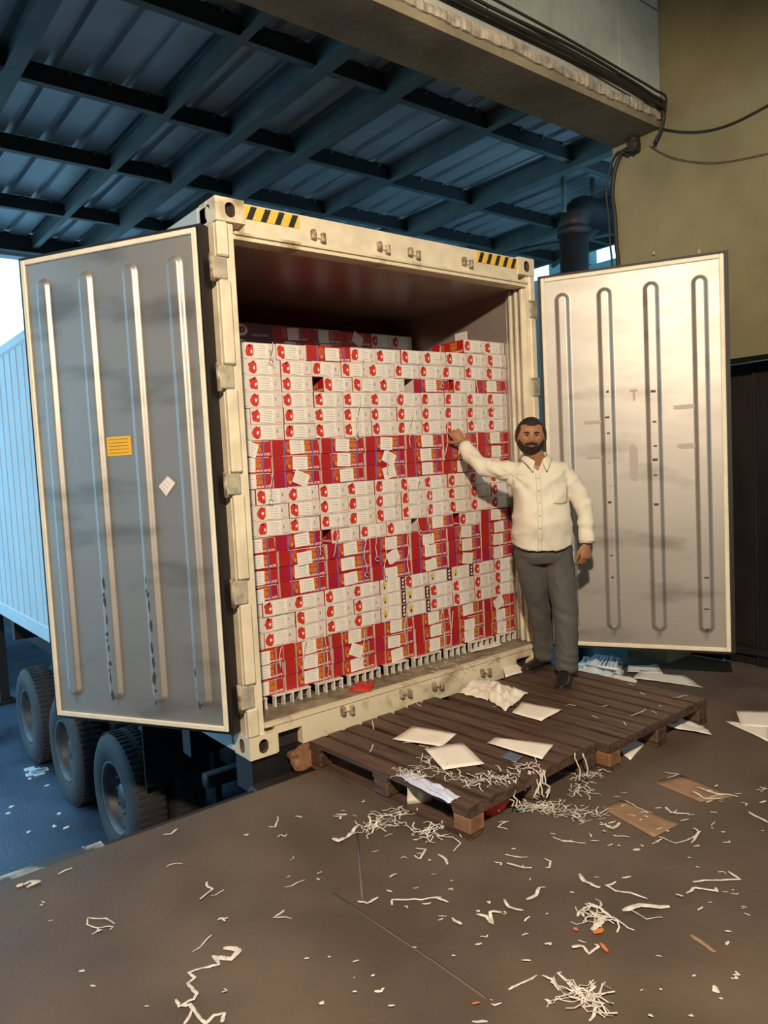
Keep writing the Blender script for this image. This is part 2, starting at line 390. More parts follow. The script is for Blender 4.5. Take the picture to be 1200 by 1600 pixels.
# ------------------------------------------------------------------ shipping container
W_, H_, LEN = 2.438, 2.896, 12.19
IX0, IX1 = 0.045, 2.393
con = empty('shipping_container', (0, 0, 0), label='cream refrigerated shipping container backed to the dock with both doors swung open', cat='container')
M_hole = mat('shaded_hole', (0.10, 0.06, 0.04), .8)  # hole walls coloured dark brown for the shade inside the castings
def casting(x, y, z, sx, sy, name='corner_casting'):
    # block with stadium holes in the end face and the side face; x,y,z is the outer lower corner, sx/sy point inwards
    bb = MB(); wx, wy, hz = .162, .178, .118
    bm = bmesh.new()
    def face_with_hole(P, w_, h_, hw, hh):
        # P(u,v,d) -> point ; stadium hole centred, recessed
        cu, cv = w_ / 2 + (0), h_ / 2; seg = 20; outer = []; inner = []
        for k in range(seg):
            a = 2 * PI * (k + .5) / seg; ca, sa = math.cos(a), math.sin(a)
            if hh > hw: inner.append((cu + hw * ca, cv + hw * sa + (hh - hw) * (1 if sa > 0 else -1)))
            else: inner.append((cu + hh * ca + (hw - hh) * (1 if ca > 0 else -1), cv + hh * sa))
            t = min((w_ / 2) / max(abs(ca), 1e-6), (h_ / 2) / max(abs(sa), 1e-6))
            outer.append((cu + ca * t, cv + sa * t))
        vs = [P(u, v, 0) for u, v in outer] + [P(u, v, 0) for u, v in inner] + [P(u, v, .03) for u, v in inner]
        fs = []
        for k in range(seg):
            j = (k + 1) % seg
            fs += [(k, j, seg + j, seg + k)]
        bb.add(vs, fs, M_creamdirt)
        bb.add(vs, [(seg + k, seg + (k + 1) % seg, 2 * seg + (k + 1) % seg, 2 * seg + k) for k in range(seg)], M_hole)
        bb.add([P(u, v, .03) for u, v in inner], [tuple(range(seg))], M_dark)
        # corner fillers
        for cx_, cy_ in ((0, 0), (w_, 0), (w_, h_), (0, h_)):
            near = sorted(range(seg), key=lambda k: (outer[k][0] - cx_) ** 2 + (outer[k][1] - cy_) ** 2)[:2]
            bb.add([P(cx_, cy_, 0), P(*outer[near[0]], 0), P(*outer[near[1]], 0)], [(0, 1, 2)], M_creamdirt)
    face_with_hole(lambda u, v, d: Vector((x + sx * u, y + sy * d, z + v)), wx, hz, .028, .038)
    face_with_hole(lambda u, v, d: Vector((x + sx * d, y + sy * u, z + v)), wy, hz, .028, .038)
    X0, X1 = x, x + sx * wx; Y0, Y1 = y, y + sy * wy
    bb.quad((X0, Y0, z + hz), (X1, Y0, z + hz), (X1, Y1, z + hz), (X0, Y1, z + hz), M_creamdirt)
    bb.quad((X0, Y0, z), (X1, Y0, z), (X1, Y1, z), (X0, Y1, z), M_creamdirt)
    bb.quad((X1, Y0, z), (X1, Y1, z), (X1, Y1, z + hz), (X1, Y0, z + hz), M_creamdirt)
    bb.quad((X0, Y1, z), (X1, Y1, z), (X1, Y1, z + hz), (X0, Y1, z + hz), M_creamdirt)
    me = bb.mesh(name); bm = bmesh.new(); bm.from_mesh(me); bmesh.ops.remove_doubles(bm, verts=bm.verts[:], dist=.0005)
    bmesh.ops.recalc_face_normals(bm, faces=bm.faces[:]); bm.to_mesh(me); bm.free()
    return put(name, me, con)
for z in (0, H_ - .118):
    casting(0, -.012, z, 1, 1); casting(W_, -.012, z, -1, 1)
    casting(0, LEN, z, 1, -1); casting(W_, LEN, z, -1, -1)
# rear posts
b = MB(); b.box(.012, .10, .008, .17, .118, H_ - .118, M_cream); b.box(0.002, .012, .03, .17, .118, H_ - .118, M_cream)
b.build('rear_post', con)
b = MB(); b.box(W_ - .075, W_ - .012, .008, .17, .118, H_ - .118, M_cream); b.box(W_ - .012, W_ - .002, .03, .17, .118, H_ - .118, M_cream); b.build('rear_post', con)
HZ = [(2.49, 2.60), (1.94, 2.06), (1.40, 1.51), (.83, .955), (.275, .40)]
covers = [(.118, .275), (.40, .83), (.955, 1.40), (1.51, 1.94), (2.06, 2.49), (2.60, H_ - .118)]
for z0, z1 in covers:
    for s in (0, 1):
        bb = MB()
        x0, x1 = (.0, .062) if s == 0 else (W_ - .062, W_)
        bb.bbox(x0, x1, -.016, .02, z0 + .003, z1 - .003, M_cream, .008); bb.build('post_cover', con)
for z0, z1 in HZ:
    for s in (0, 1):
        bb = MB()
        x0, x1 = (-.03, .05) if s == 0 else (W_ - .05, W_ + .03)
        bb.bbox(x0, x1, -.006, .03, z0, z1, M_hinge, .006)
        bb.tube([((x0 + .004 if s == 0 else x1 - .004), .012, z0 - .012), ((x0 + .004 if s == 0 else x1 - .004), .012, z1 + .012)], .014, M_rust, seg=10)
        bb.build('hinge', con)
# header
b = MB()
b.box(.162, W_ - .162, .0, .09, 2.725, H_ - .01, M_cream)
b.box(.10, W_ - .075, .002, .10, 2.70, 2.732, M_creamdirt)
b.box(.10, W_ - .075, -.012, .008, 2.722, 2.736, M_creamdirt)
b.build('header_beam', con)
def stripes(x0, x1, z0, z1, n, flip=1):
    bb = MB(); bb.box(x0, x1, -.0035, .0, z0, z1, M_yel)
    p = (x1 - x0) / n; hh = z1 - z0
    for i in range(n):
        a = x0 + i * p + p * .12
        q = p * .42; s = p * .38
        pts = [(a, -.0042, z0), (a + q, -.0042, z0), (min(a + q + s, x1), -.0042, z1), (min(a + s, x1), -.0042, z1)]
        bb.prism(pts, (0, .0006, 0), M_blk)
    bb.build('hazard_stripe', con)
stripes(.165, .50, 2.81, 2.878, 4); stripes(1.87, W_ - .168, 2.81, 2.878, 5)
def keeper(x, z, up):
    bb = MB()
    bb.bbox(x - .045, x - .018, -.03, .0, z - .02, z + .03, M_rust, .005)
    bb.bbox(x + .018, x + .045, -.03, .0, z - .03, z + .02, M_rust, .005)
    bb.bbox(x - .03, x + .03, -.012, .0, z - .01, z + .01, M_creamdirt, .003)
    bb.tube([(x - .03, -.035, z + .005), (x - .03, 0, z + .005)], .008, M_rust, seg=8)
    bb.build('lock_keeper', con)
for u, v in ((495, 370), (597, 388), (645, 397), (728, 411)):
    p = at_y(u, v, 0); keeper(p.x, p.z, 1)
for u, v in ((541, 1109), (632, 1083), (682, 1071), (757, 1050)):
    p = at_y(u, v, 0); keeper(p.x, max(.06, p.z), -1)
# sill
b = MB()
b.box(.33, W_ - .33, 0, .07, .0, .155, M_creamdirt)
b.box(.162, .33, 0, .07, .100, .155, M_creamdirt); b.box(W_ - .33, W_ - .162, 0, .07, .100, .155, M_creamdirt)
b.box(.162, .33, .05, .07, .0, .1, M_dark); b.box(W_ - .33, W_ - .162, .05, .07, .0, .1, M_dark)
b.box(.162, .178, 0, .05, 0, .1, M_creamdirt); b.box(W_ - .178, W_ - .162, 0, .05, 0, .1, M_creamdirt)
b.build('sill_beam', con)
b = MB()
b.box(.10, W_ - .075, -.008, .014, .150, .166, M_creamdirt); b.box(.10, W_ - .075, .014, .05, .150, .160, M_creamdirt)
b.build('sill_ledge', con)
b = MB(); b.box(IX0, IX1, .05, LEN - .1, .10, .165, M_sill); b.build('container_floor', con)
# side walls outside, roof, interior lining
b = MB(); b.box(.004, IX0, .17, LEN - .05, .118, H_ - .09, M_side); b.build('side_wall', con)
b = MB(); b.box(IX1, W_ - .004, .17, LEN - .05, .118, H_ - .09, M_side); b.build('side_wall', con)
for s, xo in ((0, 0), (1, W_)):
    for z0, z1, t in ((.0, .15, .0), (H_ - .10, H_ - .0, .0)):
        bb = MB(); bb.bbox(xo - .004 if s == 0 else xo - .09, xo + .09 if s == 0 else xo + .004, .178, LEN - .178, z0, z1, M_side, .01); bb.build('side_rail', con)
for i in range(46):
    y = .42 + i * .255
    if y > LEN - .3: break
    bb = MB(); bb.bbox(-.0035, .006, y, y + .014, .16, H_ - .11, M_side, .002); bb.build('wall_seam', con)
b = MB(); b.box(.0, W_, .09, LEN, 2.79, 2.87, M_side); b.box(IX0, IX1, .09, LEN, 2.705, 2.785, M_inner); b.build('container_roof', con)
b = MB(); b.box(IX0, IX1, LEN - .12, LEN - .05, .1, 2.8, M_inner); b.build('front_wall', con)
for s in (0, 1):
    bb = MB(); xx0, xx1 = (IX0, IX0 + .006) if s == 0 else (IX1 - .006, IX1)
    bb.box(xx0, xx1, .17, LEN - .15, .165, 2.705, M_inner)
    bb.build('wall_lining', con)
# ribbed jamb lining inside the door opening
for s in (0, 1):
    bb = MB()
    y = .03
    k = 0
    while y < .205:
        d = .016 if k % 2 == 0 else .004
        wdt = .022 if k % 2 == 0 else .030
        if s == 1: bb.bbox(IX1 - .006 - d - (.03 if y < .17 else 0), IX1 - .004, y, y + wdt, .167, 2.70, M_cream if k % 2 == 0 else M_ss, .003)
        else: bb.bbox(IX0 + .004, IX0 + .006 + d + (.03 if y < .17 else 0), y, y + wdt, .167, 2.70, M_cream, .003)
        y += wdt; k += 1
    bb.build('jamb_lining', con)
bb = MB(); yy = 0.62; bb.box(IX1 - .0085, IX1 - .006, yy, yy + .13, 2.43, 2.50, M_label)
for i in range(4): bb.box(IX1 - .0092, IX1 - .0085, yy + .015, yy + .115, 2.440 + i * .014, 2.444 + i * .014, M_ink)
bb.build('rating_plate', con, label='small white plate on the inner right wall')
# T floor rails: extruded sections, each with channels
x = IX0 + .012; k = 0
while x < IX1 - .06:
    nch = 3 if k % 2 == 0 else 4
    bb = MB(); cw = .058; wl = .009
    for c in range(nch + 1):
        xx = x + c * cw
        if xx > IX1 - .02: break
        bb.box(xx, xx + wl, .212, 2.6, .166, .224, M_alu)
    xe = min(x + nch * cw + wl, IX1 - .008)
    bb.box(x - .004, xe + .004, .212, 2.6, .224, .2305, M_alu)
    bb.box(x, xe, .245, 2.6, .166, .224, M_dark)  # dark fill stands in for the shade deep in the channels
    bb.build('floor_rail', con)
    x = xe + .052; k += 1

# doors
def make_door(hx, hy, deg, width, z0, z1, sgn, label):
    e = Vector((math.cos(math.radians(deg)), math.sin(math.radians(deg)), 0))
    n = Vector((-e.y, e.x, 0)) * sgn                       # inner face normal
    Bm = Matrix(((e.x, 0, n.x, hx), (e.y, 0, n.y, hy), (0, 1, 0, 0), (0, 0, 0, 1)))    # (s, z, d) -> world
    P = lambda s, z, d: Vector((hx, hy, 0)) + e * s + n * d + Vector((0, 0, z))
    bb = MB()
    T = Bm
    # slab (s, z, d)
    bb.box(0, width, z0, z1, -.085, -.026, M_rubber, T)
    bb.box(-.004, width + .004, z0 - .004, z1 + .004, -.105, -.085, M_creamdirt, T)
    for s0, s1, a, c in ((0, .02, z0, z1), (width - .02, width, z0, z1), (0, width, z0, z0 + .02), (0, width, z1 - .02, z1)):
        bb.box(s0, s1, a, c, -.028, -.004, M_rubber, T)
    me = bb.mesh('door'); fix_normals(me)
    dr = put('door', me, con, label=label)
    # ribs
    cen = [.144 * width / 1.163, .425 * width / 1.163, .722 * width / 1.163, 1.018 * width / 1.163]
    rw = .050; rz0, rz1 = z0 + .12, z1 - .115
    def depth(s, z):
        d = 0
        for c in cen:
            zz = min(max(z, rz0 + rw), rz1 - rw); r = math.hypot(s - c, z - zz)
            t = (rw - r) / .026; t = min(1, max(0, t)); d = max(d, t * t * (3 - 2 * t))
        return .021 * d + .0018 * noise.noise(Vector((s * 3, z * 2.2, hx)))
    ss = [i * .0058 for i in range(int(width / .0058) + 1)]; ss[-1] = width
    zs = []; z = z0
    while z < z1:
        zs.append(z); near = min(abs(z - rz0 - rw / 2), abs(z - rz1 + rw / 2)); z += .006 if near < .05 else .06
    zs.append(z1)
    ss = [max(.012, min(width - .012, s)) for s in ss]; zs = [max(z0 + .012, min(z1 - .012, z)) for z in zs]
    g = MB(); vs = [P(s, z, depth(s, z) - .004) for z in zs for s in ss]; n1 = len(ss)
    g.add(vs, [(j * n1 + i, j * n1 + i + 1, (j + 1) * n1 + i + 1, (j + 1) * n1 + i) for j in range(len(zs) - 1) for i in range(n1 - 1)], M_ss, True)
    me = g.mesh('ribbed_panel'); fix_normals(me)
    if (me.polygons[0].normal).dot(n) < 0: me.flip_normals()
    put('ribbed_panel', me, dr)
    fw = .028
    for s0, s1, a, c in ((0, fw, z0, z1), (width - fw, width, z0, z1), (fw, width - fw, z0, z0 + fw), (fw, width - fw, z1 - fw, z1)):
        q = MB(); q.bbox(s0, s1, a, c, -.006, .008, M_gask, .004, T); me = q.mesh('gasket'); fix_normals(me); put('gasket', me, dr)
    for s0, s1, a, c in ((-.022, -.002, z0 - .02, z1 + .02), (width + .001, width + .028, z0 - .01, z1 + .02), (0, width, z1 + .001, z1 + .02), (0, width, z0 - .018, z0 - .001)):
        q = MB(); q.box(s0, s1, a, c, -.09, -.012, M_rubber, T); me = q.mesh('edge_seal'); fix_normals(me); put('edge_seal', me, dr)
    return dr, P, T
dL, PL, TL = make_door(-.076, .0647, 120.1, 1.163, .159, 2.748, 1, 'left door leaf, grey ribbed inner face with a yellow sticker')
dR, PR, TR = make_door(2.429, -.0704, -60.82, 1.163, .159, 2.748, -1, 'right door leaf, bright ribbed inner face with scuff marks')
q = MB(); q.box(.5, .66, 1.635, 1.738, -.005, -.0012, M_ystick, TL)
for i in range(5): q.box(.515, .645, 1.649 + i * .018, 1.653 + i * .018, -.0012, -.0006, M_yink, TL)
q.build('yellow_sticker', dL, label='yellow notice sticker on the left door')
q = MB(); q.prism([(.336, 1.461, 0), (.291, 1.408, 0), (.229, 1.474, 0), (.274, 1.512, 0)], (0, 0, .0012), M_label, TL)
for i in range(3): q.prism([(.285 - i * .012, 1.425 + i * .018, .0014), (.320 - i * .012, 1.460 + i * .018, .0014), (.318 - i * .012, 1.463 + i * .018, .0014), (.283 - i * .012, 1.428 + i * .018, .0014)], (0, 0, .0004), M_ink, TL)
q.build('stuck_label', dL, label='small crooked white label on the left door')
rnd = random.Random(5)
M_scuff = mat('dark_scuff', (.05, .045, .045), .6)
q = MB()
for c in (.425, .722, 1.018):
    z = .3
    while z < 2.0 if c != 1.018 else z < .75:
        q.box(c - .018 + rnd.random() * .01, c + .008 + rnd.random() * .012, z, z + .006 + rnd.random() * .012, 0.0168, 0.0176, M_scuff if rnd.random() < .5 else M_smud, TR); z += .09 + rnd.random() * .12
for c in (.144, .425, .722):
    z = .28
    while z < (.45 if c == .144 else .95):
        h_ = rnd.uniform(.02, .08); w_ = rnd.uniform(.006, .016); c0 = c + .018 + rnd.uniform(-.006, .004); pts = []
        for k in range(9):
            a = 2 * PI * k / 9; pts.append((c0 + w_ * math.cos(a) * rnd.uniform(.5, 1.1), z + h_ / 2 + h_ / 2 * math.sin(a) * rnd.uniform(.7, 1.1), .0166))
        q.prism(pts, (0, 0, .0008), M_scuff, TL); z += h_ + rnd.uniform(-.01, .05)
q.build('scuff_marks', dR, kind='stuff')
q = MB()
for s0, z0_, w_, h_ in ((.56, 1.33, .05, .22), (.57, 1.92, .05, .012), (.59, 1.86, .015, .06), (.85, 1.78, .15, .025), (.87, 1.52, .13, .03), (.80, .36, .06, .01), (.80, .33, .06, .008), (.27, 1.72, .12, .02), (.28, 1.48, .1, .015), (.75, .45, .06, .012), (.45, .5, .04, .02)):
    pts = []
    for k in range(10):
        a = 2 * PI * k / 10; pts.append((s0 + w_ / 2 + w_ / 2 * max(-1, min(1, 1.3 * math.cos(a))) * (1 + .15 * rnd.random()), z0_ + h_ / 2 + h_ / 2 * max(-1, min(1, 1.3 * math.sin(a))) * (1 + .2 * rnd.random()), -.0022))
    q.prism(pts, (0, 0, .0006), M_smud, TR)
q.build('smudges', dR, kind='stuff')

# ------------------------------------------------------------------ cartons
CL, CW, CH = .323, .210, .0900
T_FRESH = text_geo('FRESH', 1, .02); T_POM = text_geo('POMEGRANATE', 1, .02)
T_NUM = [text_geo(c, 1, .0) for c in '239104']
def carton_mesh(red):
    bb = MB(); x, y, h = CL / 2, CW / 2, CH
    bb.quad((-x, -y, 0), (x, -y, 0), (x, -y, h), (-x, -y, h), red); bb.quad((x, y, 0), (-x, y, 0), (-x, y, h), (x, y, h), red)
    bb.quad((-x, y, 0), (-x, -y, 0), (-x, -y, h), (-x, y, h), M_white); bb.quad((x, -y, 0), (x, y, 0), (x, y, h), (x, -y, h), M_white)
    bb.quad((-x, y, 0), (x, y, 0), (x, -y, 0), (-x, -y, 0), M_kraft)
    # top flaps slightly domed, meeting in the middle
    bb.quad((-x, -y, h), (x, -y, h), (x, -.002, h - .0012), (-x, -.002, h - .0012), red)
    bb.quad((-x, .002, h - .0012), (x, .002, h - .0012), (x, y, h), (-x, y, h), red)
    bb.quad((-x, -.002, h - .0012), (x, -.002, h - .0012), (x, .002, h - .0012), (-x, .002, h - .0012), M_kraft)
    return bb.mesh('carton')
ME_C = [carton_mesh(M_red), carton_mesh(M_red2)]
EPS = .0007
def P_red(u, v, e=EPS): return (u - CL / 2, -CW / 2 - e, v)
def P_redb(u, v, e=EPS): return (CL / 2 - u, CW / 2 + e, v)
def P_end(u, v, e=EPS): return (-CL / 2 - e, CW / 2 - u, v)
def rect(bb, P, u0, u1, v0, v1, m, e=EPS): bb.quad(P(u0, v0, e), P(u1, v0, e), P(u1, v1, e), P(u0, v1, e), m)
def txt(bb, P, T, u0, u1, v0, v1, m, e=EPS * 1.6, sh=0):
    bb.add([P(u0 + (u1 - u0) * a + sh * c, v0 + (v1 - v0) * c, e) for a, c in T[0]], T[1], m)
def blob(bb, P, cu, cv, ru, rv, m, seed, e=EPS, n=14, j=.25, cut=None):
    r = random.Random(seed); pts = []
    for k in range(n):
        a = 2 * PI * k / n; q = 1 + j * (r.random() - .5) * 2
        u = cu + ru * q * math.cos(a); v = cv + rv * q * math.sin(a)
        if cut is not None: u = min(u, cut)
        pts.append(P(u, v, e))
    pts2 = [P(cu, cv, e)] + pts
    bb.add(pts2, [(0, 1 + k, 1 + (k + 1) % n) for k in range(n)], m)
def print_red(bb, P, var):
    r = random.Random(var)
    pass
    blob(bb, P, .33 * CL, .05, .022, .034, M_orange, var, j=.2)
    blob(bb, P, .335 * CL, .026, .010, .012, M_gold, var + 9, e=EPS * 1.5, j=.3)
    rect(bb, P, .585 * CL, .80 * CL, .024, .082, M_orange, EPS)
    txt(bb, P, T_FRESH, .60 * CL, .79 * CL, .030, .058, M_gold, EPS * 1.6)
    for k in range(5): blob(bb, P, (.63 + .04 * k) * CL, .069 + .003 * (k % 2), .006, .0035, M_gold, k, e=EPS * 1.6, n=7)
    txt(bb, P, T_POM, .50 * CL, .965 * CL, .007, .021, M_whink, EPS * 1.8)
    rect(bb, P, .985 * CL, .995 * CL, .004, .086, M_rink, EPS)
def mesh_print_red(var):
    bb = MB(); print_red(bb, P_red, var)
    if var == 1: rect(bb, P_red, .2 * CL, .95 * CL, CH - .004, CH - .001, M_whink, EPS * 2)
    return bb.mesh('print')
def mesh_print_end(var):
    bb = MB(); r = random.Random(50 + var); Wd = CW
    if var < 6:
        blob(bb, P_end, .175 * Wd, .045, .031, .036, M_fruit, 7 + var, j=.2, cut=.275 * Wd)
        blob(bb, P_end, .16 * Wd, .073, .006, .008, M_fruit, var, j=.4, n=8)
        blob(bb, P_end, (.19 + .03 * r.random()) * Wd, .042, .007, .009, M_whink, var, e=EPS * 1.5, j=.3, n=8)
    elif var < 8:
        blob(bb, P_end, .15 * Wd, .055, .018, .028, M_yfruit, var, j=.3); rect(bb, P_end, .80 * Wd, .995 * Wd, .002, .088, M_maroon)
        for k in range(3): blob(bb, P_end, .90 * Wd, .02 + .024 * k, .008, .008, M_whink, k, e=EPS * 1.6, j=.5, n=7)
        blob(bb, P_end, .16 * Wd, .035, .01, .012, M_maroon, var, e=EPS * 1.6, j=.5, n=7)
    if var < 6:
        t = T_NUM[r.randrange(6)]
        u0 = (.76 + .05 * r.random()) * Wd; v0 = .034 + .01 * r.random()
        if r.random() < .3: blob(bb, P_end, u0 + .008, v0 + .008, .007, .008, M_inkd, var, e=EPS * 1.6, j=.35, n=8)
        else: txt(bb, P_end, t, u0, u0 + .011, v0, v0 + .020, M_inkd)
        rect(bb, P_end, (.74 + .06 * r.random()) * Wd, .95 * Wd, .009, .0125, M_rink, EPS * 1.6)
        blob(bb, P_end, .90 * Wd, .074, .006, .005, M_ink, var, e=EPS * 1.6, j=.5, n=7)
        if var % 3 == 0: rect(bb, P_end, .45 * Wd, .96 * Wd, .003, .0045, M_rink, EPS * 1.6)
    # red printing on the long side that shows where a neighbour is missing
    print_red(bb, P_redb, 0)
    return bb.mesh('print')
ME_PR = [mesh_print_red(v) for v in range(3)]
ME_PE = [mesh_print_end(v) for v in range(8)]
def label_mesh(w_, h_, nl, P, name='label'):
    bb = MB()
    vs = []
    nx = 4
    r = random.Random(int(w_ * 1000) + nl)
    for i in range(nx + 1):
        for j in (0, 1):
            e = .0022 + .0014 * math.sin(i * 1.3 + j) * 1
            vs.append(P(w_ * i / nx - w_ / 2, h_ * j - h_ / 2, e))
    bb.add(vs, [(2 * i, 2 * i + 2, 2 * i + 3, 2 * i + 1) for i in range(nx)], M_label)
    for k in range(nl):
        v = h_ / 2 - h_ * (k + 1) / (nl + 1)
        rect(bb, P, -w_ * .40, w_ * (.40 - .15 * r.random()), v, v + h_ * .022, M_ink, .0042)
    return bb.mesh(name)
LBR = [label_mesh(.100, .080, 5, lambda u, v, e: (u, -e, v)), label_mesh(.104, .076, 4, lambda u, v, e: (u, -e, v))]
LBE = [label_mesh(.090, .072, 4, lambda u, v, e: (-e, -u, v)), label_mesh(.096, .078, 5, lambda u, v, e: (-e, -u, v))]
def strap_mesh(m):
    bb = MB(); bb.box(-.0048, .0048, -.0028, -.0004, .001, CH - .001, m); return bb.mesh('strap')
ST = {'b': strap_mesh(M_bstrap), 'o': strap_mesh(M_ostrap)}
ORD = ['zeroth', 'first', 'second', 'third', 'fourth', 'fifth', 'sixth', 'seventh', 'eighth', 'ninth', 'tenth', 'eleventh', 'twelfth', 'thirteenth', 'fourteenth', 'fifteenth', 'sixteenth', 'seventeenth', 'eighteenth', 'nineteenth', 'twentieth', 'twenty-first', 'twenty-second']
NUM = ORD
CY_ = .235; Z0 = .2312
crnd = random.Random(21)
def zlev(row_from_bottom, x):
    t = (x - IX0) / (IX1 - IX0)
    return Z0 + row_from_bottom * (.0906 + .0018 * t)
def place_carton(kind, xl, width, z, zt, label, group, strap='b', yfront=CY_, deep=False, fancy=True, yel=False, hsc=None):
    H = zt - z
    red = 1 if crnd.random() < .3 else 0
    o = put('pomegranate_carton', ME_C[red], None, label=label, cat='carton', group=group)
    jy = (crnd.random()) * .012
    if kind == 'R':
        o.location = (xl + width / 2, yfront + CW / 2 + jy, z); o.rotation_euler = (0, 0, (crnd.random() - .5) * .006)
        o.scale = ((width - .003) / CL, 1, (H - .0012) / CH)
        if fancy:
            put('print', ME_PR[crnd.randrange(3)], o)
            lu = (.54 + (crnd.random() - .5) * .06) * CL - CL / 2 if crnd.random() < .8 else (.47 * CL - CL / 2)
            put('label', crnd.choice(LBR), o, loc=(lu, -CW / 2 - EPS, CH / 2 + (crnd.random() - .5) * .008 - (.012 if crnd.random() < .1 else 0)), rot=(0, (crnd.random() - .5) * (.12 if crnd.random() < .8 else .9), 0))
            if crnd.random() < .45:
                tie = MB(); u0 = (.25 + .4 * crnd.random()) * CL; tl = CH * (.25 + .7 * crnd.random()); yy_ = -CW / 2 - .004
                tie.tube([(u0 - CL / 2, yy_, CH - .004), ((u0 + CL * .9) / 2 - CL / 2, yy_, CH - .006 + .004 * crnd.random()), (CL * .46, yy_, CH - .005), (CL * .475, yy_, CH - .01), (CL * .47, yy_, CH - tl)], .0022, M_strip, seg=4)
                tie.build('white_tie', o)
            for u in (.24 + (crnd.random() - .5) * .03, .83 + (crnd.random() - .5) * .03):
                put('strap', ST[strap], o, loc=(u * CL - CL / 2, -CW / 2, 0), rot=(0, (crnd.random() - .5) * .04, 0), label='blue vertical strap' if strap == 'b' else 'olive vertical strap')
    else:
        o.location = (xl + width / 2, yfront + CL / 2 + jy, z); o.rotation_euler = (0, 0, PI / 2 + (crnd.random() - .5) * .016)
        o.scale = (1, (width - .0035) / CW, (H - .0012) / CH)
        if fancy:
            put('print', ME_PE[(6 + crnd.randrange(2)) if yel else crnd.randrange(6)], o)
            put('label', crnd.choice(LBE), o, loc=(-CL / 2 - EPS, (.5 - .51 + (crnd.random() - .5) * .03) * CW, CH / 2 + (crnd.random() - .5) * .005), rot=((crnd.random() - .5) * (.08 if crnd.random() < .85 else .4), 0, 0))
    return o
ROWS = ['WWWRWWWWWWW', 'W11', 'WWWgWWWgRhWR', 'W11', 'W11', 'W11', 'R7', 'R7', 'R7', 'W11', 'W11', 'W11', 'RRgWWWgRgWR', 'R7', 'R7', 'R7', 'W11', 'W11', 'W11', 'R7', 'R7', 'R7']
YEL = {(17, 6), (18, 6), (19, 6), (17, 8), (18, 7), (19, 7), (17, 9)}
for ri, rw_ in enumerate(ROWS):
    k = 22 - 1 - ri
    if rw_ == 'W11': rw_ = 'W' * 11
    if rw_ == 'R7': rw_ = 'R' * 7
    nW = rw_.count('W'); nR = rw_.count('R'); ng = rw_.count('g') + .5 * rw_.count('h')
    tot = IX1 - IX0 - .012
    wR = CL + .002; wW = CW + .002
    free = tot - nW * wW - nR * wR
    if free < 0: wW = (tot - nR * wR) / nW; free = 0
    if ng: gap = free / ng; off = 0
    else:
        gap = 0; off = 0
        s = tot / (nW * wW + nR * wR); jit = free / (nW + nR) if free > 0 else 0
    x = IX0 + .006 + (0 if ng else 0); i = 0
    strap = 'o' if ri >= 19 else 'b'
    for ch in rw_:
        if ch == 'g': x += gap; continue
        if ch == 'h': x += gap * .5; continue
        i += 1; wd = wR if ch == 'R' else wW
        xj = x + (crnd.random() * .7 * jit if (not ng and free > 0) else 0)
        xm = x + wd / 2
        if ch == 'R': lab = 'red-sided pomegranate carton, %s from left in the %s full row from top' % (NUM[i], ORD[ri + 1])
        else: lab = 'white-ended pomegranate carton, %s from left in the %s full row from top' % (NUM[i], ORD[ri + 1])
        place_carton(ch, xj, wd, zlev(k, xm), zlev(k + 1, xm), lab, 'pomegranate cartons in the front wall of the load', strap, yel=(ri + 1, i) in YEL)
        x += wd + (jit if not ng else 0)
# two extra cartons at the top right
z = zlev(22, 2.2)
place_carton('W', IX1 - .012 - 2 * (CW + .002), CW + .002, z, z + .091, 'left one of two white-ended cartons topping the right end of the load', 'pomegranate cartons in the front wall of the load')
place_carton('W', IX1 - .010 - (CW + .002), CW + .002, z, z + .091, 'right one of two white-ended cartons topping the right end of the load', 'pomegranate cartons in the front wall of the load')
# row standing further back, seen over the top
yb = 1.22; zb0 = 2.372; x = .69; i = 0
for ch in 'DRRRWW':
    i += 1; wd = .332 if ch == 'D' else .300 if ch == 'R' else CW + .004
    for lev in (0, 1):
        zz = zb0 - .03 + lev * .105
        lab = ['', 'dark carton with a white oval', 'second', 'third', 'fourth', 'fifth', 'sixth'][i]
        if i == 1: lab = 'dark carton with white oval picture at left of the back row, %s' % ('upper' if lev else 'lower')
        else: lab = '%s carton, %s from left in the shadowed back row, %s' % ('red-sided' if ch == 'R' else 'white-ended', NUM[i], 'upper' if lev else 'lower')
        o = place_carton('R' if ch in 'DR' else 'W', x, wd, zz, zz + .104, lab, 'cartons in the shadowed back row', yfront=yb, fancy=(ch != 'D'))
        if ch == 'D':
            bb = MB(); rect(bb, P_red, .002, CL - .002, .002, CH - .002, M_maroon, EPS)
            blob(bb, P_red, .07, .045, .055, .036, M_whink, 3, e=EPS * 1.5, j=.03, n=20); blob(bb, P_red, .065, .045, .024, .026, M_blk, 4, e=EPS * 2.2, j=.3); blob(bb, P_red, .09, .048, .020, .022, M_fruit, 5, e=EPS * 2.8, j=.15)
            txt(bb, P_red, T_POM, .15, .29, .012, .026, M_ink, EPS * 2); bb.build('print', o)
    x += wd
# the load behind the front wall
bb = MB(); r_ = random.Random(2)
for lay in range(20):
    z0 = .2312 + lay * .1; n = 7
    for c in range(n):
        x0 = IX0 + .012 + c * .332
        bb.box(x0, x0 + .325, .60 + r_.random() * .01, 1.20, z0, z0 + .0985, M_kraft if (lay * 3 + c) % 4 else M_red)
        bb.box(x0, x0 + .325, 1.225, 2.1, z0, z0 + .0985, M_red)
bb.build('carton_load', None, label='rest of the stacked cartons in the dark behind the front wall of the load', cat='cartons', kind='stuff')

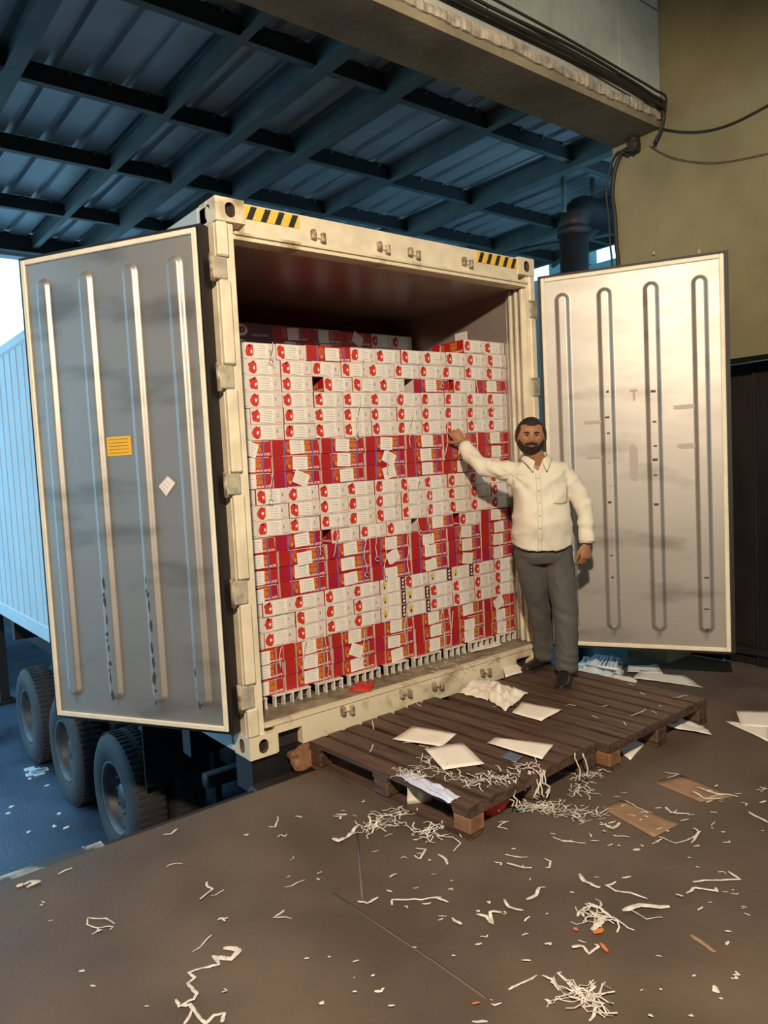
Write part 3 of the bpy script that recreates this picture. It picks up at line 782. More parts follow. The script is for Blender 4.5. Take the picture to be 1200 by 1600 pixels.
# white twine hanging over the load
trnd = random.Random(31)
TW = [(429, 735, 780), (425, 765, 775), (500, 818, 868), (570, 842, 895), (606, 700, 740), (620, 745, 790), (603, 848, 900), (646, 630, 700), (700, 655, 712), (560, 650, 680), (566, 560, 690), (440, 1010, 1045), (570, 985, 1030), (640, 930, 1010), (690, 925, 1015), (706, 955, 1010), (480, 1000, 1060), (505, 990, 1060), (582, 790, 870), (527, 800, 870), (640, 755, 900), (655, 745, 830), (672, 750, 835), (745, 555, 660), (690, 540, 600), (780, 840, 880), (786, 950, 985), (425, 535, 560), (720, 830, 850), (770, 620, 640)]
for i, (u, v0, v1) in enumerate(TW):
    pts = []; n = max(4, int((v1 - v0) / 7)); du = 0
    for k in range(n + 1):
        du += trnd.uniform(-2.2, 2.2)
        if u + du > 786: du = 0
        p = at_y(u + du, v0 + (v1 - v0) * k / n, CY_ - .010 - trnd.random() * .008); pts.append(p)
    bb = MB(); bb.tube(pts, .0028, M_strip, seg=5)
    if i % 3 == 0:
        c = pts[-1]; bb.tube([c + Vector((.014 * math.cos(a), -.003, -.012 + .016 * math.sin(a))) for a in [k * .7 for k in range(9)]], .0024, M_strip, seg=5)
    row_ = int(max(1, min(22, 22 - (pts[0].z - Z0) / .0915 + 1))); colm = int(max(1, min(11, (pts[0].x - IX0) / .2135 + 1)))
    bb.build('packing_twine', None, label='loose white twine %s from the %s row of cartons, %s column from left' % ('dangling' if i % 3 == 0 else 'hanging', ORD[row_], ORD[colm]), cat='twine', group='loose twine hanging on the carton wall')

# ------------------------------------------------------------------ trailer chassis under the container
tr = empty('trailer_chassis', (0, 0, YZ), label='black container trailer chassis with three axles of double tyres below the container', cat='trailer')
def local(bb): return bb
for x0 in (.72, 1.58):
    bb = MB(); bb.box(x0, x0 + .14, .25, 12, 1.10, 1.49, M_chassis); bb.build('chassis_rail', tr)
bb = MB(); bb.box(.02, 2.42, .02, .20, 1.30, 1.495, M_chassis); bb.build('rear_bolster', tr)
for k in range(5):
    bb = MB(); bb.box(.1, 2.33, 1.0 + k * 2.4, 1.12 + k * 2.4, 1.2, 1.49, M_chassis); bb.build('crossmember', tr)
tprof = [(.28, .02), (.30, .0), (.40, -.012), (.455, .0), (.49, .02), (.505, .06), (.508, .13), (.505, .20), (.49, .24), (.455, .26), (.40, .272), (.30, .26), (.28, .24)]
rprof = [(.06, .10), (.10, .10), (.14, .13), (.22, .15), (.245, .14), (.255, .06), (.27, .015), (.288, .005), (.288, .03)]
mt = MB(); mt.lathe(tprof, M_tyre, 48)
for k in range(60):
    a = 2 * PI * k / 60; T = Matrix.Rotation(a, 4, 'X')
    mt.bbox(.03, .11, -.014, .014, .500, .513, M_tyre, .003, T); mt.bbox(.15, .23, -.014, .014, .500, .513, M_tyre, .003, T)
ME_T = mt.mesh('tyre'); mr = MB(); mr.lathe(rprof, M_rim, 36); mr.lathe([(.0, .07), (.09, .07), (.10, .10), (.10, .2)], M_rim, 24)
for k in range(10):
    a = 2 * PI * k / 10; T = Matrix.Rotation(a, 4, 'X'); mr.tube([T @ Vector((.085, .17, 0)), T @ Vector((.14, .17, 0))], .014, M_rim, seg=6)
ME_R = mr.mesh('rim')
for y in (2.34, 3.70, 5.06):
    bb = MB(); bb.tube([(.3, y, .51), (2.14, y, .51)], .07, M_chassis, seg=12); bb.build('axle', tr)
    for xo, rz in ((0.0, 0), (.31, 0), (2.438, PI), (2.128, PI)):
        t = put('tyre', ME_T, tr, loc=(xo, y, .512), rot=(0, 0, rz))
        put('rim', ME_R, t)
bb = MB(); bb.tube([(.25, 1.15, .95), (2.2, 1.15, .95)], .06, M_chassis, seg=8); bb.build('rear_bar', tr)
for x0 in (.5, 1.9):
    bb = MB(); bb.box(x0, x0 + .05, 1.55, 1.62, .45, 1.2, M_chassis); bb.build('suspension_hanger', tr)
for x0 in (.22, 2.1):
    bb = MB(); bb.bbox(x0, x0 + .12, 7.6, 7.72, .05, 1.49, M_chassis, .006); bb.bbox(x0 - .06, x0 + .18, 7.55, 7.77, 0, .05, M_chassis, .006); bb.build('landing_leg', tr)
bb = MB(); bb.box(.70, .72, .3, 11.8, .75, 1.49, M_chassis); bb.build('light_shield', tr)  # added sheet that stops light passing through under the container
bb = MB(); bb.bbox(.05, .55, 1.72, 1.735, .78, 1.25, M_rubber, .004); bb.build('mud_flap', tr)

# ------------------------------------------------------------------ pallets and dock bits
def wood_plank(name, x0, x1, y0, y1, z0, z1, parent, seed, m=M_wood, label=None):
    r = random.Random(seed); bm = bmesh.new()
    nx, ny = 2, 8; bb = MB(); vs = []
    for k, z in ((0, z0), (1, z1)):
        for j in range(ny + 1):
            for i in range(nx + 1):
                e = .0035 * (r.random() - .5)
                x = x0 + (x1 - x0) * i / nx + (e if i in (0, nx) else 0); y = y0 + (y1 - y0) * j / ny
                if j in (0, ny): y += .008 * (r.random() - .5)
                vs.append((x, y, z + (.002 * (r.random() - .5) if k else 0)))
    n1 = (nx + 1) * (ny + 1); fs = []
    for j in range(ny):
        for i in range(nx):
            a = j * (nx + 1) + i; fs += [(a, a + nx + 1, a + nx + 2, a + 1), (n1 + a, n1 + a + 1, n1 + a + nx + 2, n1 + a + nx + 1)]
    for j in range(ny):
        a = j * (nx + 1); c = a + nx
        fs += [(a, n1 + a, n1 + a + nx + 1, a + nx + 1), (c, c + nx + 1, n1 + c + nx + 1, n1 + c)]
    for i in range(nx):
        a = i; c = ny * (nx + 1) + i
        fs += [(a, a + 1, n1 + a + 1, n1 + a), (c, n1 + c, n1 + c + 1, c + 1)]
    bb.add(vs, fs, m); return bb.build(name, parent, label=label)
def pallet(x0, x1, y0, y1, rotd, label, seed, nb=8):
    cx, cy = (x0 + x1) / 2, (y0 + y1) / 2
    p = empty('wooden_pallet', (cx, cy, FZ), label=label, cat='pallet', group='wooden pallets at the container sill'); p.rotation_euler = (0, 0, math.radians(rotd))
    hx, hy = (x1 - x0) / 2, (y1 - y0) / 2; r = random.Random(seed); pitch = 2 * hx / nb
    for i in range(nb):
        a = -hx + i * pitch + .006 + r.random() * .006; wdt = pitch - .024 - r.random() * .008
        wood_plank('deck_board', a, a + wdt, -hy + r.random() * .012, hy - r.random() * .012, .122, .1445, p, seed + i)
    for y in (-hy + .055, 0, hy - .055):
        wood_plank('cross_board', -hx + .004, hx - .004, y - .05, y + .05, .100, .1215, p, seed + 30 + int(y * 10))
        for x in (-hx + .055, 0, hx - .055):
            bb = MB(); bb.bbox(x - .05, x + .05, y - .05, y + .05, .0205, .0995, M_wood if not (x < -hx + .1 and y < -hy + .1) else M_woodr, .008); bb.build('block', p)
    for x in (-hx + .055, 0, hx - .055):
        wood_plank('bottom_board', x - .05, x + .05, -hy + .004, hy - .004, .0, .020, p, seed + 60 + int(x * 10))
    return p
P1 = pallet(.335, 1.325, -1.225, -.06, 3.0, 'dark wooden pallet nearest the left post, with torn papers on its corner', 100)
P2 = pallet(1.345, 2.345, -1.265, -.10, 0.5, 'dark wooden pallet under the standing man', 200)
PT = FZ + .1455     # pallet deck top
def lump(name, c, s, m, seed, label=None, cat=None, parent=None, amp=.25, sub=3):
    bm = bmesh.new(); bmesh.ops.create_icosphere(bm, subdivisions=sub, radius=1)
    for v in bm.verts:
        d = 1 + amp * noise.noise(v.co * 1.6 + Vector((seed, 0, 0)))
        v.co = Vector((max(-.8, min(.8, v.co.x * d)) * s[0], max(-.8, min(.8, v.co.y * d)) * s[1], max(-.75, min(.75, v.co.z * d)) * s[2]))
    me = bpy.data.meshes.new(name); bm.to_mesh(me); bm.free(); me.materials.append(m)
    for p in me.polygons: p.use_smooth = False
    return put(name, me, parent, loc=c, label=label, cat=cat)
p = at_z(471, 1180, -.04)
lump('wood_chunk', (p.x, p.y - .02, FZ + .055), (.10, .05, .075), M_woodr, 3, 'broken reddish brown wood chunk on the dock edge left of the pallets', 'wood', amp=.35)
bb = MB(); bb.bbox(-.05, .60, -.145, -.03, -.42, -.11, M_rubber, .02)
bb.build('dock_bumper', None, label='black rubber dock bumper below the left corner of the container', cat='bumper')

# ------------------------------------------------------------------ papers, cardboard and bits
def sheet(name, px, z, m, label, cat='paper', group=None, lift=None, th=.0012, n=6, seed=0, curl=.0, ripple=.004):
    P = [at_z(u, v, z) for u, v in px]
    bb = MB(); vs = []
    for k in (0, 1):
        for j in range(n + 1):
            for i in range(n + 1):
                a, c = i / n, j / n
                q = (P[0] * (1 - a) + P[1] * a) * (1 - c) + (P[3] * (1 - a) + P[2] * a) * c
                h = ripple * (1 + noise.noise(Vector((a * 2.2 + seed, c * 2.2, seed * 1.3)))) + curl * (max(0, a - .6) ** 2) * 4 + (lift * (1 - c) if lift else 0)
                vs.append((q.x, q.y, z + .001 + h + (th if k else 0)))
    n1 = (n + 1) ** 2; fs = []
    for j in range(n):
        for i in range(n):
            a = j * (n + 1) + i; fs += [(a, a + n + 1, a + n + 2, a + 1), (n1 + a, n1 + a + 1, n1 + a + n + 2, n1 + a + n + 1)]
    for i in range(n):
        a = i; fs.append((a, a + 1, n1 + a + 1, n1 + a)); a = n * (n + 1) + i; fs.append((a + 1, a, n1 + a, n1 + a + 1))
        a = i * (n + 1); fs.append((a + n + 1, a, n1 + a, n1 + a + n + 1)); a = i * (n + 1) + n; fs.append((a, a + n + 1, n1 + a + n + 1, n1 + a))
    bb.add(vs, fs, m, True); me = bb.mesh(name); fix_normals(me)
    return put(name, me, None, label=label, cat=cat, group=group)
G_P = 'white paper sheets left on the pallets'
sheet('paper_sheet', [(613, 1157), (645, 1136), (714, 1148), (690, 1168)], PT, M_paper, 'white sheet lying furthest left on the pallet boards', group=G_P, seed=1)
sheet('paper_sheet', [(663, 1172), (722, 1161), (757, 1195), (693, 1205)], PT, M_paper, 'square white sheet near the front corner of the left pallet', group=G_P, seed=2)
sheet('paper_sheet', [(761, 1162), (776, 1153), (865, 1165), (847, 1188)], PT, M_paper, 'long white sheet near the middle front edge of the pallets', group=G_P, seed=3)
sheet('paper_sheet', [(800, 1115), (816, 1098), (878, 1110), (846, 1128)], PT + .004, M_paper, 'white sheet lying beside the crumpled paper in front of the man', group=G_P, seed=4)
sheet('paper_sheet', [(783, 1040), (800, 1038), (822, 1049), (790, 1060)], PT, M_paper, 'white sheet by the sill just left of the shoe', group=G_P, seed=5, lift=.03)
def crumple(name, px, z, h, m, label, seed, cat='paper', parent=None, n=14, base=.25):
    P = [at_z(u, v, z) for u, v in px]; bb = MB(); vs = []
    for k in (0, 1):
        for j in range(n + 1):
            for i in range(n + 1):
                a, c = i / n, j / n
                q = (P[0] * (1 - a) + P[1] * a) * (1 - c) + (P[3] * (1 - a) + P[2] * a) * c
                f = abs(noise.noise(Vector((a * 3.1 + seed, c * 3.1, seed)))) * 2 + .5 * abs(noise.noise(Vector((a * 7 + seed, c * 7, seed + 4))))
                ed = min(1, 4 * min(a, 1 - a, c, 1 - c) + base)
                q2 = q + Vector((.02 * noise.noise(Vector((a * 4, c * 4, seed + 9))), .02 * noise.noise(Vector((a * 4, c * 4, seed + 19))), 0))
                vs.append((q2.x, q2.y, z + .001 + h * f * ed + (.0012 if k else 0)))
    n1 = (n + 1) ** 2; fs = []
    for j in range(n):
        for i in range(n):
            a = j * (n + 1) + i; fs += [(a, a + n + 1, a + n + 2, a + 1), (n1 + a, n1 + a + 1, n1 + a + n + 2, n1 + a + n + 1)]
    for i in range(n):
        a = i; fs.append((a, a + 1, n1 + a + 1, n1 + a)); a = n * (n + 1) + i; fs.append((a + 1, a, n1 + a, n1 + a + 1))
        a = i * (n + 1); fs.append((a + n + 1, a, n1 + a, n1 + a + n + 1)); a = i * (n + 1) + n; fs.append((a, a + n + 1, n1 + a + n + 1, n1 + a))
    bb.add(vs, fs, m, True); me = bb.mesh(name); fix_normals(me)
    return put(name, me, parent, label=label, cat=cat)
crumple('crumpled_paper', [(757, 1090), (768, 1066), (826, 1083), (790, 1112)], PT, .055, M_paper, 'crumpled white paper heap on the pallet in front of the man', 3)
crumple('crumpled_paper', [(715, 1083), (745, 1062), (782, 1066), (762, 1095)], PT, .03, M_paper, 'pale crumpled paper against the sill behind the paper heap', 8)
sheet('paper_sheet', [(1131, 1128), (1135, 1128), (1200, 1136), (1200, 1160)], FZ, M_paper, 'lower of two white sheets at the right edge of the floor', seed=6)
sheet('paper_sheet', [(1150, 1112), (1204, 1112), (1206, 1138), (1158, 1136)], FZ + .006, M_paper, 'upper of two white sheets at the right edge of the floor', seed=7)
sheet('paper_sheet', [(955, 1168), (982, 1150), (1010, 1160), (985, 1189)], FZ, M_paper, 'white sheet tucked half under the front edge of the right pallet', seed=8, lift=.01)
sheet('paper_sheet', [(1036, 1140), (1062, 1129), (1098, 1137), (1112, 1152)], FZ, M_paper, 'curled white sheet on the floor by the right corner of the pallet', seed=9, ripple=.018)
sheet('paper_sheet', [(942, 1068), (960, 1057), (996, 1067), (990, 1075)], FZ + .05, M_paper, 'small folded white sheet behind the right pallet, before the film', seed=10, ripple=.02)
sheet('paper_sheet', [(990, 1062), (1000, 1050), (1070, 1058), (1098, 1076)], FZ, M_paper, 'long white sheet on the dark floor under the right door', seed=11, ripple=.01)
sheet('paper_sheet', [(980, 1052), (982, 1042), (1028, 1042), (1036, 1056)], FZ, M_paper, 'bluish white sheet in the shade below the right door', seed=12, ripple=.01)
sheet('paper_sheet', [(740, 1008), (776, 996), (784, 1009), (735, 1021)], .166, M_paper, 'white sheet lying on the container sill at the right', seed=13, ripple=.006)
sheet('cardboard_piece', [(937, 1262), (970, 1251), (1062, 1288), (1022, 1309)], FZ, M_card, 'flat brown cardboard square on the floor right of the pallets', 'cardboard', seed=14, ripple=.001)
sheet('cardboard_piece', [(1020, 1222), (1065, 1212), (1150, 1245), (1095, 1254)], FZ, M_card, 'torn brown cardboard further back on the right floor', 'cardboard', seed=15, ripple=.001)
crumple('plastic_film', [(898, 1050), (912, 1026), (975, 1036), (972, 1062)], FZ, .07, M_film, 'crumpled clear plastic film in blue daylight behind the pallet', 5, cat='film')
# grate
gr = empty('plastic_grate', (0, 0, 0), label='pale slatted plastic grate leaning in daylight below the right door', cat='grate')
A, B_, C_, D_ = at_z(915, 1038, FZ + .06), at_z(930, 1024, FZ + .06), at_z(968, 1030, FZ + .06), at_z(966, 1046, FZ + .06)
for i in range(8):
    t = (i + .2) / 8; t2 = t + .06
    q = MB(); q.prism([A.lerp(D_, t), A.lerp(D_, t2), B_.lerp(C_, t2), B_.lerp(C_, t)], (0, 0, .012), M_grate); q.build('slat', gr)
for e0, e1 in ((A, D_), (B_, C_)):
    q = MB(); q.tube([e0, e1], .010, M_grate, seg=6); q.build('rail', gr)
q = MB(); q.box(A.x, A.x + .02, A.y, A.y + .02, FZ, FZ + .06, M_grate); q.box(D_.x, D_.x + .02, D_.y, D_.y + .02, FZ, FZ + .06, M_grate); q.build('foot', gr)
# red tub under pallet corner
bb = MB(); c = at_z(768, 1262, FZ + .03)
T = Matrix.Translation((c.x + .02, c.y + .07, FZ)) @ Matrix.Rotation(PI / 2, 4, 'Y')
pr = [(.0, -.004), (.10, -.004), (.125, -.05), (.135, -.085), (.130, -.085), (.118, -.05), (.095, -.010), (0, -.010)]
bb.lathe(pr, M_redpl, 36, T); bb.build('red_tub', None, label='red plastic tub half hidden beneath the left pallet front edge', cat='tub')
# torn bag plastic at the pallet corner
crumple('torn_bag', [(618, 1212), (640, 1206), (720, 1246), (700, 1256)], PT + .001, .02, M_bluetarp, 'torn bluish white plastic bag draped on the left pallet corner', 12, cat='plastic bag')
bb = MB()
pts = [at_y(625, 1215, -1.10), at_y(640, 1212, -1.12), at_y(652, 1255, -1.14), at_y(640, 1262, -1.15)]
q0 = at_z(622, 1212, PT + .01); 
vs = []
for j in range(7):
    t = j / 6
    for i in range(4):
        base_ = q0 + Vector((.035 * i + .02 * t, -.045 - .012 * i - .01 * math.sin(t * 5 + i), -.135 * t))
        vs.append(base_)
bb.add(vs, [(j * 4 + i, j * 4 + i + 1, j * 4 + i + 5, j * 4 + i + 4) for j in range(6) for i in range(3)], M_paper, True)
o = bb.build('hanging_paper', None, label='torn white paper hanging down the near side of the left pallet', cat='paper')
sm = o.modifiers.new('s', 'SOLIDIFY'); sm.thickness = .0015
# tape on sill
crumple('red_tape', [(540, 1082), (560, 1068), (585, 1064), (580, 1080)], .166, .02, M_redtape, 'scrap of red tape lying on the container sill', 21, cat='tape', n=8)
sheet('blue_scrap', [(782, 1184), (795, 1174), (818, 1182), (806, 1192)], PT, mat('dull_blue_plastic', (.10, .13, .18), .4), 'dull blue plastic scrap behind the long sheet on the pallet', 'scrap', seed=17, ripple=.002)

# ------------------------------------------------------------------ floor litter
lr = random.Random(77)
def strip(pts, wd, m=M_strip, name='strap_scrap', label=None, group=None, cat='scrap', z=FZ, hump=.008, sub=3, parent=None):
    P = [at_z(u, v, z) for u, v in pts]; Q = []
    for i in range(len(P) - 1):
        for k in range(sub):
            t = k / sub; q = P[i].lerp(P[i + 1], t); Q.append(q + Vector((lr.uniform(-.002, .002), lr.uniform(-.002, .002), 0)))
    Q.append(P[-1])
    Q = [Vector((q.x, q.y, z + .003 + hump * abs(noise.noise(q * 14)) * 2)) for q in Q]
    bb = MB(); n = len(Q)
    bb.tube(Q, [wd * (.55 + .6 * abs(noise.noise(q * 22)) + (.1 if 0 < i < n - 1 else -.2)) for i, q in enumerate(Q)], m, seg=6, flat=.28, smooth=False)
    return bb.build(name, parent, label=label, cat=cat, group=group)
SPEC = [
 ([(349, 1484), (368, 1484), (375, 1489), (362, 1500), (342, 1497)], .014, 'wide torn white plastic tail at the upper end of the bottom squiggle'),
 ([(345, 1500), (335, 1497), (343, 1510), (318, 1514)], .009, 'kinked white strap joining the torn tail and the long bottom squiggle'),
 ([(318, 1514), (294, 1523), (305, 1530), (293, 1537), (300, 1548), (308, 1556), (303, 1566), (280, 1575), (275, 1564)], .007, 'long zigzag white strap lying at the bottom left of centre'),
 ([(283, 1575), (298, 1574), (310, 1590), (322, 1602), (335, 1587), (351, 1586), (347, 1600)], .007, 'looped white strap end at the bottom edge left of centre'),
 ([(300, 1582), (288, 1602)], .005, 'short white strap tail at the bottom edge below the zigzag'),
 ([(180, 1446), (165, 1438), (137, 1436), (136, 1447), (155, 1452), (177, 1453), (172, 1458)], .004, 'open loop of yellowish white cord on the left floor'),
 ([(154, 1452), (152, 1460), (143, 1463)], .004, 'tiny cord tail hanging off the open loop on the left floor'),
 ([(313, 1410), (333, 1391), (322, 1384), (324, 1379)], .006, 'bent white strap shaped like a seven, left of centre'),
 ([(330, 1403), (350, 1394)], .0035, 'thin pale strip right beside the strap shaped like a seven'),
 ([(444, 1390), (476, 1377)], .004, 'straight thin white strip alone in the middle of the left floor'),
 ([(426, 1436), (456, 1437)], .004, 'short straight white strip with a curl over it'),
 ([(430, 1434), (441, 1427), (444, 1423)], .005, 'small grey curl above the short straight strip'),
 ([(301, 1490), (320, 1475), (331, 1466)], .004, 'slim diagonal white strip above the torn white tail'),
 ([(256, 1307), (268, 1304), (277, 1296)], .006, 'small white strap hook by the dock edge'),
 ([(420, 1294), (430, 1294), (434, 1284), (434, 1278)], .005, 'small white hook shaped scrap below the container corner'),
 ([(260, 1355), (275, 1351), (286, 1350)], .004, 'thin white sliver below the dock edge hook'),
 ([(433, 1311), (438, 1308), (445, 1310), (448, 1307)], .004, 'tiny jagged scrap right of the container corner'),
 ([(90, 1367), (103, 1361), (113, 1357)], .005, 'short white sliver right at the dock edge, left'),
 ([(541, 1311), (551, 1302), (560, 1291)], .011, 'wide white strap tongue left of the pallet corner'),
 ([(520, 1311), (530, 1317), (540, 1312)], .015, 'small square white paper flake left of the pallet corner'),
 ([(560, 1409), (574, 1415), (580, 1412), (591, 1404)], .007, 'white scrap with a violet middle near the scratch'),
 ([(613, 1416), (612, 1407), (635, 1409), (670, 1406), (690, 1404)], .006, 'long thin white cord on the floor below the pallets'),
 ([(680, 1405), (701, 1413)], .006, 'white tail at the right end of the long thin cord'),
 ([(706, 1437), (721, 1449)], .007, 'small white comma shaped scrap in the centre floor'),
 ([(745, 1432), (760, 1435), (770, 1447), (766, 1430), (784, 1427)], .008, 'branched white torn scrap right of the comma shaped one'),
 ([(788, 1407), (795, 1420), (818, 1425)], .007, 'bent white scrap above and right of the branched one'),
 ([(823, 1407), (838, 1400), (843, 1391)], .009, 'short fat white scrap right of the bent one'),
 ([(790, 1338), (825, 1342)], .005, 'straight white strip, upper of a parallel pair'),
 ([(792, 1352), (831, 1360)], .007, 'straight white strip, lower of a parallel pair'),
 ([(851, 1345), (860, 1349), (858, 1359), (852, 1357)], .006, 'curled white scrap beside the parallel strips'),
 ([(650, 1330), (665, 1329), (656, 1345), (648, 1338)], .006, 'small white curl like a six below the pallet corner'),
 ([(685, 1337), (697, 1345), (699, 1352)], .007, 'white scrap like a tooth below the pallet corner'),
 ([(684, 1309), (706, 1310), (720, 1322), (709, 1333)], .005, 'thin white hook under the pallet corner block'),
 ([(716, 1302), (722, 1314)], .004, 'short white thread hanging by the pallet corner block'),
 ([(778, 1288), (794, 1284), (778, 1293), (793, 1297)], .005, 'zigzag white cord right of the corner block'),
 ([(905, 1367), (913, 1378), (927, 1386), (938, 1388)], .009, 'tapering white tail right of the parallel strips'),
 ([(962, 1382), (947, 1386), (962, 1394), (985, 1397), (1012, 1406)], .006, 'long curved white strap with a loop at its left end'),
 ([(972, 1373), (986, 1373)], .005, 'tiny straight white scrap above the looped strap'),
 ([(1083, 1380), (1110, 1378), (1157, 1375), (1138, 1363)], .006, 'long white strap with a fold back on the right floor'),
 ([(1073, 1399), (1083, 1390), (1098, 1392), (1121, 1395), (1118, 1389)], .006, 'wavy white strap below the folded one on the right'),
 ([(972, 1424), (1000, 1420), (1046, 1418)], .013, 'broad cream strap pointing right in the tangle'),
 ([(925, 1456), (935, 1446), (948, 1434)], .012, 'broad dull cream strap lower left in the tangle'),
 ([(918, 1414), (933, 1420), (950, 1430), (965, 1444)], .007, 'white cord across the tangle with the broad straps'),
 ([(893, 1486), (912, 1482), (920, 1492), (935, 1484), (930, 1479)], .007, 'white strap zigzag below the tangle'),
 ([(902, 1433), (908, 1425), (912, 1437)], .008, 'small white fork left of the tangle'),
 ([(985, 1425), (1010, 1438), (1035, 1437)], .003, 'thin cream thread right of the tangle'),
 ([(795, 1548), (812, 1540), (839, 1526)], .005, 'kinked white strip lower centre of the floor'),
 ([(847, 1528), (862, 1535), (874, 1549)], .006, 'white strip leading into the bottom bundle'),
 ([(871, 1521), (890, 1540), (905, 1552), (918, 1565)], .006, 'longest white strap in the bottom bundle'),
 ([(888, 1563), (908, 1565), (915, 1575), (940, 1580)], .006, 'lower white strap of the bottom bundle'),
 ([(922, 1536), (928, 1545), (920, 1556), (935, 1558)], .006, 'upright white hook in the bottom bundle'),
 ([(925, 1560), (931, 1580), (928, 1592), (920, 1598)], .006, 'downward white strap under the bottom bundle'),
 ([(895, 1545), (912, 1548), (930, 1570), (945, 1573)], .005, 'second crossing strap in the bottom bundle'),
 ([(738, 1597), (762, 1598)], .006, 'white scrap at the bottom edge below centre'),
 ([(768, 1572), (784, 1572)], .005, 'grey white dash left of the bottom bundle'),
 ([(1038, 1208), (1060, 1212), (1042, 1218)], .004, 'pale curl above the torn cardboard'),
 ([(1090, 1233), (1110, 1240), (1153, 1247)], .008, 'long white strap across the torn cardboard'),
 ([(1082, 1240), (1100, 1248), (1130, 1250)], .006, 'crooked white cord beside the long strap on cardboard'),
 ([(976, 1252), (995, 1263), (1020, 1273)], .004, 'thin cord lying over the flat cardboard square'),
 ([(1040, 1263), (1048, 1271), (1077, 1274)], .007, 'white scrap right of the flat cardboard square'),
 ([(958, 1306), (965, 1308), (983, 1311)], .005, 'thin white sliver left below the cardboard square'),
 ([(1028, 1311), (1055, 1319), (1075, 1314), (1095, 1303)], .004, 'long faint strap below the cardboard square'),
 ([(1083, 1295), (1092, 1304), (1080, 1318)], .006, 'white knot at the end of the faint strap'),
 ([(1170, 1270), (1185, 1278), (1200, 1287)], .009, 'white torn strap at the right edge of the floor'),
 ([(864, 1309), (880, 1315), (895, 1316), (915, 1321)], .005, 'thin wavy strip left of the small white flake'),
 ([(946, 1290), (957, 1298), (968, 1288)], .010, 'curled white paper flake on the cardboard edge'),
 ([(990, 1330), (1000, 1328)], .012, 'small white flake below the cardboard'),
]
GL = 'white strapping scraps scattered on the dock floor'
for pts, wd, lab in SPEC: strip(pts, wd, label=lab, group=GL)
strip([(897, 1455), (903, 1457)], .010, M_orangepl, 'orange_scrap', 'small orange scrap left of the tangle')
strip([(928, 1461), (942, 1455)], .012, M_orangepl, 'orange_scrap', 'orange scrap in the middle of the tangle')
strip([(937, 1478), (950, 1490)], .010, M_orangepl, 'orange_scrap', 'orange scrap at the lower end of the tangle')
strip([(738, 1572), (750, 1572)], .006, M_orangepl, 'orange_scrap', 'faint orange dash near the bottom edge')
strip([(1080, 1462), (1098, 1475), (1118, 1489)], .011, mat('tan_strip', (.30, .19, .12), .7), 'wood_splinter', 'straight tan splinter on the lower right floor', hump=0)
strip([(803, 1268), (812, 1268), (825, 1266)], .007, M_cyan, 'cyan_scrap', 'small cyan strap scrap below the pallet front edge')
strip([(1113, 1545), (1118, 1548), (1122, 1548)], .02, M_strip, 'paper_flake', 'round white flake on the lower right floor', hump=.004)
strip([(25, 1385 + 2), (33, 1384), (34, 1383)], .016, M_strip, 'paper_flake', 'oval white flake on the far left floor', hump=.002)
strip([(38, 1384), (47, 1378), (60, 1380), (42, 1388)], .012, M_strip, 'torn_paper', 'star shaped torn paper at the dock edge, far left', hump=.004)
# tangled heaps counted as stuff
def heap(name, px, n, ln, wd, label, z=FZ, seed=1, m=M_strip, fall=None):
    r = random.Random(seed); bb = MB()
    for k in range(n):
        t = r.random() * (len(px) - 1); i = int(t); f = t - i
        u = px[i][0] * (1 - f) + px[i + 1][0] * f + r.gauss(0, px[i][2]); v = px[i][1] * (1 - f) + px[i + 1][1] * f + r.gauss(0, px[i][2] * .45)
        p = at_z(u, v, z); a = r.random() * 2 * PI; pts = []
        for s in range(5):
            pts.append(Vector((p.x, p.y, z + .004 + abs(r.gauss(0, .008)))))
            a += r.uniform(-1, 1); p = p + Vector((math.cos(a), math.sin(a), 0)) * ln / 4
        bb.tube(pts, wd * r.uniform(.4, .8), m, seg=4, flat=.4, smooth=False)
    return bb.build(name, None, label=label, cat='strips', kind='stuff')
heap('strap_heap', [(810, 1258, 8), (850, 1262, 7), (880, 1275, 6), (935, 1272, 6)], 70, .09, .0035, 'long drift of shredded white strapping on the floor before the pallets', seed=4)
heap('strap_heap', [(575, 1300, 6), (600, 1285, 6), (625, 1270, 7), (640, 1262, 6)], 42, .09, .0045, 'shredded white strapping trailing left of the pallet corner', seed=5)
heap('strap_heap', [(650, 1303, 7), (670, 1306, 7), (690, 1290, 7)], 26, .08, .005, 'clump of shredded white strapping before the pallet corner block', seed=6)
heap('strap_heap', [(905, 1212, 8), (935, 1208, 8)], 26, .08, .0035, 'clump of white shreds under the middle of the pallets', seed=7)
heap('strap_heap', [(895, 1240, 8), (925, 1235, 8)], 16, .07, .004, 'loose white shreds between the pallets and the cardboard', seed=8)
heap('strap_heap', [(885, 1548, 6), (930, 1572, 6)], 26, .10, .0035, 'bundle of tangled white strapping at the bottom right of centre', seed=9)
heap('strap_heap', [(925, 1425, 7), (950, 1440, 8)], 18, .09, .004, 'tangle of white strapping around the broad cream straps', seed=10)
heap('strap_heap', [(625, 1205, 5), (655, 1215, 5)], 24, .06, .0035, 'white shreds on the left pallet corner', z=PT, seed=11)
heap('strap_heap', [(735, 1228, 7), (790, 1212, 8), (835, 1198, 6)], 46, .08, .0042, 'white shreds heaped along the front edge of the left pallet', z=PT, seed=12)
heap('strap_heap', [(660, 1192, 3), (700, 1210, 3), (720, 1218, 3)], 16, .10, .004, 'twisted white cord lying on the left pallet corner boards', z=PT, seed=13)
heap('strap_heap', [(640, 1058, 6), (720, 1038, 9), (760, 1027, 7)], 30, .08, .003, 'thin white cords scattered on the container sill', z=.167, seed=14)
